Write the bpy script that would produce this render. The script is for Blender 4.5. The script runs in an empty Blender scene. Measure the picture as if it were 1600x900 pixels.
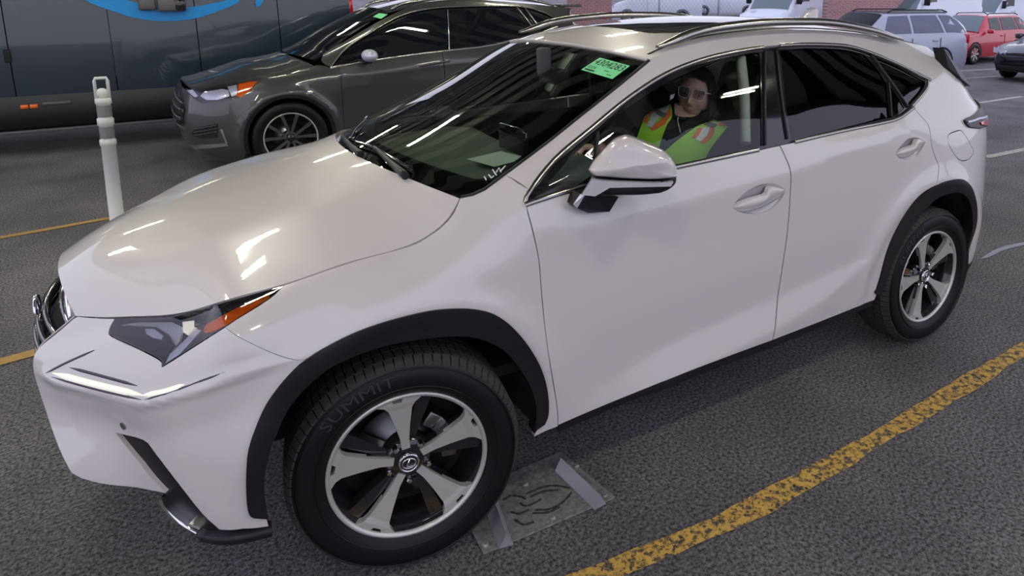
import bpy, bmesh, math, random
import numpy as np
from mathutils import Vector, Matrix
from mathutils.geometry import delaunay_2d_cdt
random.seed(7)
RS = np.random.RandomState(5)
PI = math.pi
SC = bpy.context.scene
COL = SC.collection

# ------------------------------------------------------------------ camera
CAM_LOC = (-0.5726, -2.8081, 1.7634)
YAW, PITCH, ROLL = 0.5812, 0.2059, 0.0012
FPX, CX, CY = 1107.12, 943.15, 219.2
def cam_axes():
    cy, sy, cp, sp = math.cos(YAW), math.sin(YAW), math.cos(PITCH), math.sin(PITCH)
    fwd = np.array([sy*cp, cy*cp, -sp]); right = np.array([cy, -sy, 0.0]); up = np.cross(right, fwd)
    c, s = math.cos(ROLL), math.sin(ROLL)
    return c*right+s*up, -s*right+c*up, fwd
AR, AU, AF = cam_axes(); AC = np.array(CAM_LOC)
cd = bpy.data.cameras.new('camera'); cam = bpy.data.objects.new('camera', cd); COL.objects.link(cam)
cd.sensor_width = 36.0; cd.sensor_fit = 'HORIZONTAL'; cd.lens = FPX/1600*36.0
cd.shift_x = (800-CX)/1600; cd.shift_y = (CY-450)/1600
cd.clip_start = 0.05; cd.clip_end = 400
cam.matrix_world = Matrix(((AR[0], AU[0], -AF[0], AC[0]), (AR[1], AU[1], -AF[1], AC[1]), (AR[2], AU[2], -AF[2], AC[2]), (0, 0, 0, 1)))
SC.camera = cam

# ------------------------------------------------------------------ light and exposure
SC.view_settings.view_transform = 'Standard'; SC.view_settings.look = 'None'
SC.view_settings.gamma = 1.0; SC.view_settings.use_curve_mapping = False
SC.view_settings.exposure = 0.12
w = bpy.data.worlds.new('sky'); SC.world = w; w.use_nodes = True
nt = w.node_tree; bg = nt.nodes['Background']
tc = nt.nodes.new('ShaderNodeTexCoord'); sx = nt.nodes.new('ShaderNodeSeparateXYZ'); cr = nt.nodes.new('ShaderNodeValToRGB')
nt.links.new(tc.outputs['Generated'], sx.inputs[0]); nt.links.new(sx.outputs['Z'], cr.inputs['Fac']); nt.links.new(cr.outputs[0], bg.inputs['Color'])
cr.color_ramp.elements[0].position = 0.0; cr.color_ramp.elements[0].color = (0.84, 0.85, 1.0, 1)
cr.color_ramp.elements[1].position = 0.8; cr.color_ramp.elements[1].color = (0.66, 0.70, 0.97, 1)
bg.inputs['Strength'].default_value = 1.15

# ------------------------------------------------------------------ helpers
def ray(px, py): return AF + AR*((px-CX)/FPX) - AU*((py-CY)/FPX)
def aty(px, py, y):
    d = ray(px, py); return AC + d*((y-AC[1])/d[1])
def atz(px, py, z=0.0):
    d = ray(px, py); return AC + d*((z-AC[2])/d[2])
def atx(px, py, x):
    d = ray(px, py); return AC + d*((x-AC[0])/d[0])
def project(P):
    d = P-AC; z = d@AF
    return CX+FPX*(d@AR)/z, CY-FPX*(d@AU)/z

def mat(name, color, rough=0.5, metal=0.0, coat=0.0, spec=0.5, emit=None, estr=0.0, bump=0.0, bscale=40.0, vary=0.0, alpha=1.0):
    m = bpy.data.materials.new(name); m.use_nodes = True
    n = m.node_tree; b = n.nodes['Principled BSDF']
    b.inputs['Base Color'].default_value = (*color, 1); b.inputs['Roughness'].default_value = rough
    b.inputs['Metallic'].default_value = metal; b.inputs['Coat Weight'].default_value = coat; b.inputs['Coat Roughness'].default_value = 0.03
    b.inputs['Specular IOR Level'].default_value = spec
    if emit: b.inputs['Emission Color'].default_value = (*emit, 1); b.inputs['Emission Strength'].default_value = estr
    if bump or vary:
        t = n.nodes.new('ShaderNodeTexCoord'); no = n.nodes.new('ShaderNodeTexNoise'); no.inputs['Scale'].default_value = bscale; no.inputs['Detail'].default_value = 6
        n.links.new(t.outputs['Object'], no.inputs['Vector'])
        if bump:
            bp = n.nodes.new('ShaderNodeBump'); bp.inputs['Strength'].default_value = bump; bp.inputs['Distance'].default_value = 0.02
            n.links.new(no.outputs['Fac'], bp.inputs['Height']); n.links.new(bp.outputs[0], b.inputs['Normal'])
        if vary:
            r = n.nodes.new('ShaderNodeValToRGB'); r.color_ramp.elements[0].position = 0.3; r.color_ramp.elements[1].position = 0.7
            r.color_ramp.elements[0].color = (*[c*(1-vary) for c in color], 1); r.color_ramp.elements[1].color = (*[min(1, c*(1+vary)) for c in color], 1)
            n.links.new(no.outputs['Fac'], r.inputs[0]); n.links.new(r.outputs[0], b.inputs['Base Color'])
    return m
def glass(name, tint, fac=1.0, rough=0.0, ior=1.5):
    m = bpy.data.materials.new(name); m.use_nodes = True; n = m.node_tree
    for x in list(n.nodes):
        if x.type != 'OUTPUT_MATERIAL': n.nodes.remove(x)
    o = [x for x in n.nodes if x.type == 'OUTPUT_MATERIAL'][0]
    t = n.nodes.new('ShaderNodeBsdfTransparent'); t.inputs[0].default_value = (*tint, 1)
    g = n.nodes.new('ShaderNodeBsdfGlossy'); g.inputs['Roughness'].default_value = rough; g.inputs[0].default_value = (1, 1, 1, 1)
    f = n.nodes.new('ShaderNodeFresnel'); f.inputs['IOR'].default_value = ior
    mx = n.nodes.new('ShaderNodeMixShader'); n.links.new(f.outputs[0], mx.inputs[0]); n.links.new(t.outputs[0], mx.inputs[1]); n.links.new(g.outputs[0], mx.inputs[2])
    n.links.new(mx.outputs[0], o.inputs['Surface'])
    return m

M = {}
M['paint'] = mat('pearl_white_paint', (0.64, 0.585, 0.58), 0.36, 0.0, 1.0)
M['clad'] = mat('black_cladding_plastic', (0.010, 0.011, 0.014), 0.42, spec=.35, bump=0.05, bscale=300)
M['gloss'] = mat('gloss_black', (0.01, 0.01, 0.013), 0.08, 0, 0.6)
M['dark'] = mat('dark_underbody', (0.008, 0.008, 0.009), 0.8)
M['chrome'] = mat('chrome', (0.82, 0.82, 0.83), 0.08, 1.0)
M['satin'] = mat('satin_chrome', (0.42, 0.40, 0.38), 0.22, 1.0)
M['machined'] = mat('machined_alloy', (0.60, 0.58, 0.56), 0.38, 0.55, bump=0.02, bscale=200)
M['rimblack'] = mat('black_rim_paint', (0.012, 0.012, 0.015), 0.15, 0.0, 0.8)
M['rubber'] = mat('tyre_rubber', (0.006, 0.007, 0.009), 0.42, spec=.28, bump=0.03, bscale=120)
M['tread'] = mat('tread_rubber', (0.05, 0.046, 0.042), 0.75, spec=.2, bump=0.15, bscale=200)
M['sidetext'] = mat('tyre_lettering', (0.028, 0.030, 0.036), 0.45)
M['disc'] = mat('brake_steel', (0.2, 0.2, 0.2), 0.35, 1.0)
M['orange'] = mat('amber_lens', (0.85, 0.16, 0.01), 0.12, 0, 0.8)
M['red'] = mat('red_lens', (0.5, 0.01, 0.015), 0.1, 0, 0.8)
M['silver'] = mat('lamp_reflector_silver', (0.66, 0.66, 0.80), 0.3, 0.35)
M['lampdark'] = mat('lamp_housing_dark', (0.05, 0.05, 0.07), 0.25, 0.2)
M['drl'] = mat('white_light_guide', (0.9, 0.87, 0.78), 0.2, 0, 0.5, emit=(1, 0.93, 0.75), estr=0.35)
M['gsticker'] = mat('green_sticker_paper', (0.22, 0.80, 0.36), 0.6)
M['ink'] = mat('black_ink', (0.02, 0.04, 0.03), 0.6)
M['paper'] = mat('white_paper', (0.75, 0.80, 0.77), 0.7)
M['white'] = mat('white_print', (0.85, 0.85, 0.85), 0.6)
M['glass_w'] = glass('windshield_glass', (0.80, 0.90, 0.85))
M['glass_s'] = glass('side_window_glass', (0.90, 0.94, 0.92))
M['glass_t'] = glass('tinted_privacy_glass', (0.045, 0.05, 0.055), ior=1.55)
M['lens'] = glass('clear_lamp_lens', (0.93, 0.93, 0.96))
M['int'] = mat('charcoal_interior_trim', (0.04, 0.042, 0.044), 0.7, bump=0.05, bscale=200)
M['dash'] = mat('grey_green_dashboard', (0.13, 0.15, 0.135), 0.7, bump=0.05, bscale=200)
M['beige'] = mat('pale_pillar_trim', (0.42, 0.45, 0.38), 0.7)
M['roofglass'] = mat('sunroof_glass_black', (0.012, 0.01, 0.012), 0.04, 0, 0.5)

def setk(o, label=None, cat=None, group=None, kind=None):
    if label: o['label'] = label
    if cat: o['category'] = cat
    if group: o['group'] = group
    if kind: o['kind'] = kind
    return o
def link(name, me, parent=None, m=None):
    o = bpy.data.objects.new(name, me); COL.objects.link(o)
    if m is not None and len(me.materials) == 0: me.materials.append(m)
    if parent is not None: o.parent = parent
    return o
def empty(name, loc=(0, 0, 0), rz=0.0):
    o = bpy.data.objects.new(name, None); COL.objects.link(o); o.location = loc; o.rotation_euler = (0, 0, rz); o.empty_display_size = 0.2
    return o
def child(o, parent):          # parts are built in world space; shift them into their thing's frame
    o.parent = parent; o.matrix_parent_inverse = Matrix.Identity(4)

class MB:
    """mesh builder: verts + faces in world or local space"""
    def __init__(s): s.v = []; s.f = []; s.sm = []
    def add(s, vs, fs, smooth=True):
        b = len(s.v); s.v += [tuple(map(float, p)) for p in vs]
        for f in fs: s.f.append(tuple(i+b for i in f)); s.sm.append(smooth)
        return s
    def grid(s, G, closed_u=False, closed_v=False, flip=False, smooth=True):
        G = np.asarray(G); n, m = G.shape[:2]; fs = []
        for i in range(n if closed_u else n-1):
            for j in range(m if closed_v else m-1):
                q = (i*m+j, ((i+1) % n)*m+j, ((i+1) % n)*m+(j+1) % m, i*m+(j+1) % m)
                fs.append(q[::-1] if flip else q)
        return s.add(G.reshape(-1, 3), fs, smooth)
    def box(s, c, d, R=None, bev=0.0):
        hx, hy, hz = [k/2 for k in d]
        if bev <= 0:
            P = np.array([[x*hx, y*hy, z*hz] for x in (-1, 1) for y in (-1, 1) for z in (-1, 1)])
            F = [(0, 1, 3, 2), (4, 6, 7, 5), (0, 4, 5, 1), (2, 3, 7, 6), (0, 2, 6, 4), (1, 5, 7, 3)]
        else:
            b = min(bev, hx*.99, hy*.99, hz*.99); P = []
            bm = bmesh.new(); bmesh.ops.create_cube(bm, size=1.0)
            for v in bm.verts: v.co = Vector((v.co.x*2*hx, v.co.y*2*hy, v.co.z*2*hz))
            bmesh.ops.bevel(bm, geom=list(bm.edges), offset=b, segments=2, affect='EDGES', profile=0.5)
            bm.verts.index_update(); P = np.array([v.co[:] for v in bm.verts]); F = [tuple(v.index for v in f.verts) for f in bm.faces]; bm.free()
        if R is not None: P = P@np.array(R).T
        return s.add(P+np.array(c), F, bev > 0)
    def tube(s, pts, r, n=10, caps=True):
        pts = np.array(pts, float); k = len(pts); r = np.broadcast_to(np.array(r, float), (k,)); rings = []
        t0 = pts[1]-pts[0]; a = np.cross(t0, (0, 0, 1));
        if np.linalg.norm(a) < 1e-6: a = np.array([1., 0, 0])
        for i in range(k):
            t = pts[min(i+1, k-1)]-pts[max(i-1, 0)]; t = t/np.linalg.norm(t)
            a = a-t*(a@t); a = a/np.linalg.norm(a); b = np.cross(t, a)
            th = np.linspace(0, 2*PI, n, endpoint=False)
            rings.append(pts[i]+r[i]*(np.cos(th)[:, None]*a+np.sin(th)[:, None]*b))
        base = len(s.v); s.grid(np.array(rings), closed_v=True)
        if caps:
            s.f.append(tuple(base+j for j in range(n))); s.sm.append(False)
            s.f.append(tuple(base+(k-1)*n+j for j in range(n))[::-1]); s.sm.append(False)
        return s
    def lathe(s, prof, n=48, axis='y', c=(0, 0, 0), smooth=True):
        # prof: (radius, height along axis)
        th = np.linspace(0, 2*PI, n, endpoint=False); G = []
        for r, h in prof:
            x = r*np.cos(th); z = r*np.sin(th)
            if axis == 'y': G.append(np.stack([x, np.full(n, h), z], 1))
            elif axis == 'z': G.append(np.stack([x, z, np.full(n, h)], 1))
            else: G.append(np.stack([np.full(n, h), x, z], 1))
        return s.grid(np.array(G)+np.array(c), closed_v=True, smooth=smooth)
    def ell(s, c, r, R=None, n=16, m=24):
        a = np.linspace(0.001, PI-0.001, n); b = np.linspace(0, 2*PI, m, endpoint=False)
        P = np.stack([np.outer(np.sin(a), np.cos(b))*r[0], np.outer(np.sin(a), np.sin(b))*r[1], np.outer(np.cos(a), np.ones(m))*r[2]], -1)
        if R is not None: P = P@np.array(R).T
        return s.grid(P+np.array(c), closed_v=True)
    def prism(s, poly, d, smooth=False):
        """poly: list of 3D points (flat loop), d: offset vector; closed prism"""
        P = np.array(poly, float); n = len(P); b = list(range(n))
        F = [tuple(b), tuple(n+i for i in b[::-1])]+[(i, n+i, n+(i+1) % n, (i+1) % n) for i in b]
        return s.add(np.concatenate([P, P+np.array(d)]), F, smooth)
    def build(s, name, m, parent=None, fixn=True):
        me = bpy.data.meshes.new(name); me.from_pydata(s.v, [], s.f)
        me.polygons.foreach_set('use_smooth', s.sm)
        if fixn:
            bm = bmesh.new(); bm.from_mesh(me); bmesh.ops.recalc_face_normals(bm, faces=bm.faces); bm.to_mesh(me); bm.free()
        me.update()
        return link(name, me, parent, m)

def spline_basis(K, x):
    """natural cubic spline cardinal basis, (len(x), len(K))"""
    K = np.asarray(K, float); n = len(K); x = np.asarray(x, float); h = np.diff(K)
    A = np.zeros((n, n)); B = np.zeros((n, n)); A[0, 0] = A[-1, -1] = 1
    for i in range(1, n-1):
        A[i, i-1] = h[i-1]; A[i, i] = 2*(h[i-1]+h[i]); A[i, i+1] = h[i]
        B[i, i-1] = 6/h[i-1]; B[i, i] = -6/h[i-1]-6/h[i]; B[i, i+1] = 6/h[i]
    D = np.linalg.solve(A, B)                       # second derivatives
    xc = np.clip(x, K[0], K[-1]); i = np.clip(np.searchsorted(K, xc)-1, 0, n-2)
    hh = h[i]; a = (K[i+1]-xc)/hh; b = 1-a; R = np.zeros((len(x), n)); r = np.arange(len(x))
    R[r, i] += a; R[r, i+1] += b
    R += ((a**3-a)*hh**2/6)[:, None]*D[i]+((b**3-b)*hh**2/6)[:, None]*D[i+1]
    # linear extrapolation
    ex = x-xc
    if np.any(ex != 0):
        e = 1e-4
        lo = x < K[0]; hi = x > K[-1]
        if lo.any():
            g = (spline_basis(K, [K[0]+e])[0]-spline_basis(K, [K[0]])[0])/e; R[lo] += ex[lo][:, None]*g
        if hi.any():
            g = (spline_basis(K, [K[-1]])[0]-spline_basis(K, [K[-1]-e])[0])/e; R[hi] += ex[hi][:, None]*g
    return R
def spl(K, Y):
    Y = np.asarray(Y, float)
    return lambda x: spline_basis(K, np.atleast_1d(x))@Y

def crv(pts, n=6):
    """Catmull-Rom through open 2D/3D points"""
    P = np.array(pts, float)
    if len(P) < 3: 
        t = np.linspace(0, 1, max(2, n))[:, None]; return P[0]*(1-t)+P[-1]*t
    E = np.concatenate([[2*P[0]-P[1]], P, [2*P[-1]-P[-2]]]); out = []
    for i in range(1, len(P)):
        p0, p1, p2, p3 = E[i-1], E[i], E[i+1], E[i+2]
        for t in np.linspace(0, 1, n, endpoint=False):
            out.append(0.5*((2*p1)+(-p0+p2)*t+(2*p0-5*p1+4*p2-p3)*t*t+(-p0+3*p1-3*p2+p3)*t**3))
    out.append(P[-1]); return np.array(out)
def loop(*segs, n=6):
    """closed outline from smooth open segments that share corner points"""
    out = []
    for s in segs: out += list(crv(s, n)[:-1]) if len(s) > 2 else [np.array(s[0], float)]
    return np.array(out)

class Surf:
    def __init__(s, fn, ur, vr, n=170, mtr=(1, 1), loc=(0, 0, 0)):
        s.fn = fn; s.ur = ur; s.vr = vr; s.mtr = mtr; s.loc = np.array(loc, float)
        U, V = np.meshgrid(np.linspace(*ur, n), np.linspace(*vr, n), indexing='ij')
        s.U = U.ravel(); s.V = V.ravel(); P = s(s.U, s.V); s.px, s.py = project(P+s.loc)
        s.front = ((P+s.loc-AC)*s.normal(s.U, s.V)).sum(1) < 0
    def __call__(s, u, v): return s.fn(np.atleast_1d(np.asarray(u, float)), np.atleast_1d(np.asarray(v, float)))
    def normal(s, u, v, e=1e-3):
        a = s(u+e, v)-s(u-e, v); b = s(u, v+e)-s(u, v-e); N = np.cross(a, b); L = np.linalg.norm(N, axis=1); L[L < 1e-12] = 1
        return N/L[:, None]
    def inv(s, pts, face=True, vr=None, ur=None):
        out = []
        for q in np.array(pts, float):
            d = (s.px-q[0])**2+(s.py-q[1])**2
            if face: d = d+np.where(s.front, 0, 1e5)
            if vr: d = d+np.where((s.V < vr[0]) | (s.V > vr[1]), 1e8, 0)
            if ur: d = d+np.where((s.U < ur[0]) | (s.U > ur[1]), 1e8, 0)
            k = int(np.argmin(d)); u, v = s.U[k], s.V[k]; best = d[k]; bu, bv = u, v
            for _ in range(6):
                e = 1e-4; uu = np.array([u, u+e, u]); vv = np.array([v, v, v+e]); px, py = project(s(uu, vv)+s.loc)
                J = np.array([[px[1]-px[0], px[2]-px[0]], [py[1]-py[0], py[2]-py[0]]])/e; r = q-np.array([px[0], py[0]])
                if r@r < best: best = r@r; bu, bv = u, v
                try: st = np.linalg.solve(J, r)
                except np.linalg.LinAlgError: break
                st = np.clip(st, -0.04, 0.04); u, v = u+st[0], v+st[1]
            px, py = project(s([u], [v])+s.loc)
            if (px[0]-q[0])**2+(py[0]-q[1])**2 < best: bu, bv = u, v
            out.append((bu, bv))
        return np.array(out)

def inside(poly, P):
    x, y = P[:, 0], P[:, 1]; r = np.zeros(len(P), bool); n = len(poly); j = n-1
    for i in range(n):
        xi, yi = poly[i]; xj, yj = poly[j]
        c = ((yi > y) != (yj > y))
        with np.errstate(divide='ignore', invalid='ignore'): xx = (xj-xi)*(y-yi)/(yj-yi)+xi
        r ^= c & (x < xx); j = i
    return r
def resample(poly, h, closed=True):
    P = np.array(poly); out = []; n = len(P)
    for i in range(n if closed else n-1):
        a, b = P[i], P[(i+1) % n]; k = max(1, int(np.ceil(np.linalg.norm(b-a)/h)))
        for t in range(k): out.append(a+(b-a)*t/k)
    if not closed: out.append(P[-1])
    return np.array(out)
def panel(name, S, outline, m, parent=None, holes=(), lines=(), h=0.03, off=0.0, flange=0.018, mirror=False, disp=None, both=False):
    """trimmed patch of surface S: outline/holes/lines in (u,v); flange turns the edges inwards; mirror reflects in y"""
    mt = np.array(S.mtr)
    loops = [resample(np.array(outline)*mt, h*.7)]+[resample(np.array(q)*mt, h*.7) for q in holes]
    opens = [resample(np.array(q)*mt, h*.7, False) for q in lines]
    pts = []; edges = []
    for L in loops:
        b = len(pts); pts += list(L); edges += [(b+i, b+(i+1) % len(L)) for i in range(len(L))]
    for L in opens:
        b = len(pts); pts += list(L); edges += [(b+i, b+i+1) for i in range(len(L)-1)]
    A = loops[0]; lo, hi = A.min(0), A.max(0)
    gx, gy = np.meshgrid(np.arange(lo[0]+h/2, hi[0], h), np.arange(lo[1]+h/2, hi[1], h)); G = np.stack([gx.ravel(), gy.ravel()], 1)
    k = inside(A, G)
    for q in loops[1:]: k &= ~inside(q, G)
    G = G[k]
    if len(G):
        B = np.array(pts); dmin = np.full(len(G), 9.0)
        for c in range(0, len(B), 200): dmin = np.minimum(dmin, np.sqrt(((G[:, None]-B[None, c:c+200])**2).sum(2)).min(1))
        G = G[dmin > h*.45]
    allp = [Vector((float(p[0]), float(p[1]))) for p in pts]+[Vector((float(p[0]), float(p[1]))) for p in G]
    vo, eo, fo, _, _, _ = delaunay_2d_cdt(allp, edges, [], 0, 1e-6)
    V = np.array([[p[0], p[1]] for p in vo]); F = np.array([f for f in fo if len(f) == 3])
    cen = V[F].mean(1); k = inside(A, cen)
    for q in loops[1:]: k &= ~inside(q, cen)
    F = F[k]; UV = V/mt
    P = S(UV[:, 0], UV[:, 1]); N = S.normal(UV[:, 0], UV[:, 1])
    o_ = np.full(len(P), off)
    if disp is not None: o_ = o_+disp(UV[:, 0], UV[:, 1], P)
    P = P+N*o_[:, None]
    used = np.unique(F); rem = -np.ones(len(P), int); rem[used] = np.arange(len(used)); P = P[used]; N = N[used]; F = rem[F]
    # orient like N
    fn = np.cross(P[F[:, 1]]-P[F[:, 0]], P[F[:, 2]]-P[F[:, 0]]); sgn = (fn*N[F[:, 0]]).sum(1) < 0; F[sgn] = F[sgn][:, ::-1]
    nv = len(P); faces = [tuple(int(i) for i in f) for f in F]; verts = list(P); nrm = list(N)
    if disp is not None:
        vn = np.zeros_like(P); fn = np.cross(P[F[:, 1]]-P[F[:, 0]], P[F[:, 2]]-P[F[:, 0]])
        for c in range(3): np.add.at(vn, F[:, c], fn)
        vn /= np.maximum(np.linalg.norm(vn, axis=1), 1e-12)[:, None]; nrm = list(vn)
    if flange > 0:
        cnt = {}
        for f in faces:
            for i in range(3):
                a, b = f[i], f[(i+1) % 3]; cnt[(a, b)] = cnt.get((a, b), 0)+1
        be = [(a, b) for (a, b) in cnt if (b, a) not in cnt]
        for a, b in be:
            i0 = len(verts); e = P[b]-P[a]; n_ = N[a]+N[b]; side = np.cross(e, n_); side = side/(np.linalg.norm(side)+1e-12)
            verts += [P[a], P[b], P[b]-N[b]*flange, P[a]-N[a]*flange]; nrm += [side]*4
            faces.append((i0+1, i0, i0+3, i0+2))
    def mk(V_, Fc, Nn, nm):
        me = bpy.data.meshes.new(nm); me.from_pydata([tuple(map(float, p)) for p in V_], [], Fc); me.polygons.foreach_set('use_smooth', [True]*len(Fc)); me.update()
        me.normals_split_custom_set_from_vertices([tuple(map(float, n)) for n in Nn]); return me
    o = link(name, mk(verts, faces, nrm, name), parent, m)
    if mirror:
        V2 = np.array(verts)*np.array([1, -1, 1]); N2 = np.array(nrm)*np.array([1, -1, 1])
        o2 = link(name, mk(V2, [f[::-1] for f in faces], N2, name), parent, m); return o, o2
    return o
def strip(name, P, Nrm, width, thick, m, parent=None, mirror=False, smooth=True):
    """raised trim strip following points P with normals Nrm: rounded-rectangle profile"""
    P = np.array(P); Nn = np.array(Nrm); k = len(P); G = []
    for i in range(k):
        t = P[min(i+1, k-1)]-P[max(i-1, 0)]; t /= np.linalg.norm(t); n = Nn[i]/np.linalg.norm(Nn[i]); b = np.cross(t, n)
        wd = width[i] if hasattr(width, '__len__') else width
        G.append([P[i]+b*wd*a+n*thick*c for a, c in ((-.5, -1), (-.5, .4), (-.38, .85), (0, 1), (.38, .85), (.5, .4), (.5, -1))])
    G = np.array(G); mb = MB().grid(G)
    mb.add(G[0], [tuple(range(7))], False); mb.add(G[-1], [tuple(range(7))[::-1]], False)
    o = mb.build(name, m, parent)
    if mirror:
        mb2 = MB(); mb2.v = [(x, -y, z) for x, y, z in mb.v]; mb2.f = [f[::-1] for f in mb.f]; mb2.sm = mb.sm; return o, mb2.build(name, m, parent)
    return o
def mirrored(o, parent=None):
    me = o.data.copy(); me.transform(Matrix.Diagonal((1, -1, 1, 1))); me.flip_normals()
    c = bpy.data.objects.new(o.name.split('.')[0], me); COL.objects.link(c); c.parent = parent if parent is not None else o.parent; return c
# ------------------------------------------------------------------ white SUV: one side surface from nose to tail
VK = [.24, .31, .42, .55, .67, .80, .92, 1.01, 1.12, 1.32, 1.50, 1.60]
def colx(x, L): return [(x, a, b) for a, b in L]
CO = {
 -1.16: [(-.77,.56,.24),(-.79,.58,.32),(-.85,.55,.444),(-.90,.42,.56),(-.92,.36,.65),(-.924,.30,.72),(-.87,.315,.775),(-.815,.33,.822),(-.80,.32,.835),(-.79,.31,.84),(-.78,.30,.845),(-.77,.29,.85)],
 -1.02: [(-.70,.62,.24),(-.725,.64,.32),(-.785,.615,.43),(-.83,.52,.555),(-.85,.48,.65),(-.855,.43,.735),(-.795,.42,.79),(-.745,.42,.838),(-.73,.40,.85),(-.72,.39,.855),(-.71,.38,.86),(-.70,.37,.865)],
 -.85: [(-.63,.69,.24),(-.655,.715,.32),(-.71,.69,.43),(-.74,.63,.55),(-.76,.60,.65),(-.76,.58,.74),(-.71,.545,.815),(-.67,.50,.858),(-.65,.47,.872),(-.64,.45,.88),(-.63,.43,.885),(-.62,.41,.89)],
 -.67: [(-.56,.77,.24),(-.585,.785,.32),(-.62,.79,.43),(-.635,.78,.55),(-.64,.775,.65),(-.63,.76,.745),(-.595,.715,.82),(-.565,.65,.875),(-.54,.60,.905),(-.53,.58,.912),(-.52,.56,.918),(-.51,.54,.924)],
 -.56: [(-.50,.83,.24),(-.53,.853,.32),(-.545,.858,.43),(-.55,.852,.54),(-.55,.845,.65),(-.545,.83,.745),(-.525,.79,.83),(-.505,.74,.885),(-.49,.69,.91),(-.485,.66,.92),(-.48,.64,.928),(-.475,.62,.934)],
 -.46: colx(-.46, [(.86,.24),(.885,.31),(.895,.42),(.90,.54),(.895,.66),(.885,.77),(.87,.85),(.84,.893),(.79,.918),(.74,.93),(.70,.938),(.67,.943)]),
 -.30: colx(-.30, [(.87,.24),(.89,.31),(.905,.42),(.912,.54),(.912,.67),(.905,.79),(.89,.86),(.865,.915),(.82,.95),(.78,.965),(.75,.972),(.72,.978)]),
 -.10: colx(-.10, [(.88,.24),(.895,.31),(.908,.42),(.915,.55),(.915,.69),(.91,.82),(.895,.90),(.86,.95),(.82,.98),(.78,.995),(.75,1.005),(.72,1.012)]),
 .12: colx(.12, [(.88,.24),(.89,.30),(.905,.42),(.912,.56),(.912,.72),(.905,.85),(.885,.94),(.84,.992),(.80,1.015),(.765,1.03),(.74,1.043),(.71,1.058)]),
 .25: colx(.25, [(.87,.24),(.88,.29),(.89,.42),(.895,.56),(.90,.71),(.893,.85),(.875,.96),(.82,1.045),(.77,1.082),(.73,1.102),(.70,1.113),(.68,1.12)]),
 .42: colx(.42, [(.86,.24),(.87,.285),(.878,.40),(.884,.54),(.887,.70),(.886,.84),(.88,.96),(.868,1.04),(.84,1.10),(.80,1.145),(.755,1.168),(.72,1.178)]),
 .60: colx(.60, [(.86,.24),(.868,.285),(.875,.40),(.882,.54),(.887,.69),(.887,.83),(.886,.94),(.878,1.02),(.845,1.12),(.80,1.19),(.74,1.242),(.686,1.258)]),
 .80: colx(.80, [(.86,.24),(.868,.285),(.873,.40),(.880,.54),(.887,.68),(.888,.82),(.888,.93),(.882,1.02),(.846,1.125),(.79,1.228),(.715,1.325),(.652,1.358)]),
 1.05: colx(1.05, [(.86,.24),(.868,.285),(.873,.40),(.880,.54),(.887,.68),(.888,.82),(.889,.93),(.883,1.03),(.848,1.133),(.775,1.28),(.67,1.436),(.617,1.493)]),
 1.30: colx(1.30, [(.86,.24),(.868,.285),(.873,.40),(.880,.54),(.887,.68),(.889,.82),(.890,.93),(.884,1.04),(.85,1.145),(.765,1.32),(.645,1.495),(.58,1.56)]),
 1.60: colx(1.60, [(.86,.24),(.868,.285),(.874,.40),(.882,.54),(.888,.68),(.890,.82),(.891,.94),(.885,1.055),(.85,1.16),(.76,1.335),(.63,1.53),(.56,1.588)]),
 2.00: colx(2.00, [(.86,.24),(.87,.285),(.878,.40),(.886,.54),(.892,.68),(.893,.82),(.893,.95),(.885,1.08),(.85,1.167),(.76,1.34),(.625,1.532),(.555,1.595)]),
 2.40: colx(2.40, [(.87,.24),(.88,.29),(.89,.41),(.897,.55),(.902,.69),(.903,.83),(.897,.96),(.883,1.09),(.845,1.192),(.76,1.34),(.63,1.482),(.555,1.567)]),
 2.70: colx(2.70, [(.87,.24),(.885,.30),(.90,.42),(.91,.56),(.913,.70),(.91,.83),(.897,.96),(.872,1.09),(.826,1.20),(.748,1.34),(.62,1.455),(.547,1.527)]),
 3.00: colx(3.00, [(.86,.24),(.875,.30),(.89,.40),(.90,.54),(.905,.68),(.895,.82),(.87,.95),(.84,1.07),(.80,1.18),(.72,1.34),(.61,1.432),(.54,1.478)]),
 3.17: [(3.12,.82,.24),(3.14,.84,.31),(3.15,.85,.42),(3.16,.855,.55),(3.165,.855,.68),(3.17,.843,.82),(3.18,.825,.95),(3.18,.80,1.07),(3.14,.76,1.18),(3.08,.69,1.34),(3.05,.60,1.42),(3.04,.53,1.465)],
 3.32: [(3.24,.72,.24),(3.27,.75,.31),(3.285,.765,.42),(3.30,.765,.55),(3.31,.76,.68),(3.33,.75,.82),(3.34,.74,.95),(3.34,.72,1.07),(3.27,.69,1.18),(3.15,.64,1.33),(3.09,.57,1.41),(3.07,.51,1.455)],
 3.50: [(3.33,.58,.24),(3.38,.60,.31),(3.40,.60,.42),(3.42,.59,.55),(3.43,.58,.68),(3.44,.58,.82),(3.44,.58,.95),(3.44,.56,1.07),(3.35,.56,1.18),(3.19,.54,1.33),(3.12,.50,1.41),(3.10,.45,1.45)],
 4.05: [(3.40,.0,.24),(3.46,.0,.31),(3.48,.0,.42),(3.50,.0,.55),(3.50,.0,.68),(3.50,.0,.82),(3.50,.0,.95),(3.49,.0,1.07),(3.40,.0,1.18),(3.24,.0,1.34),(3.16,.0,1.42),(3.13,.0,1.455)],
}
UK = sorted(CO); T = np.array([CO[k] for k in UK]); T[:, :, 1] *= -1
CZ = spl([.50, .60, .85, 1.15, 1.54, 1.84, 2.16, 2.3], [.29, .325, .42, .47, .504, .537, .575, .59])
CL = lambda x: np.interp(x, [.5, .6, .85, 1.15, 1.54, 1.84, 2.05, 2.17], [.285, .295, .31, .335, .38, .435, .505, .575])
LIP = None
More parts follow.
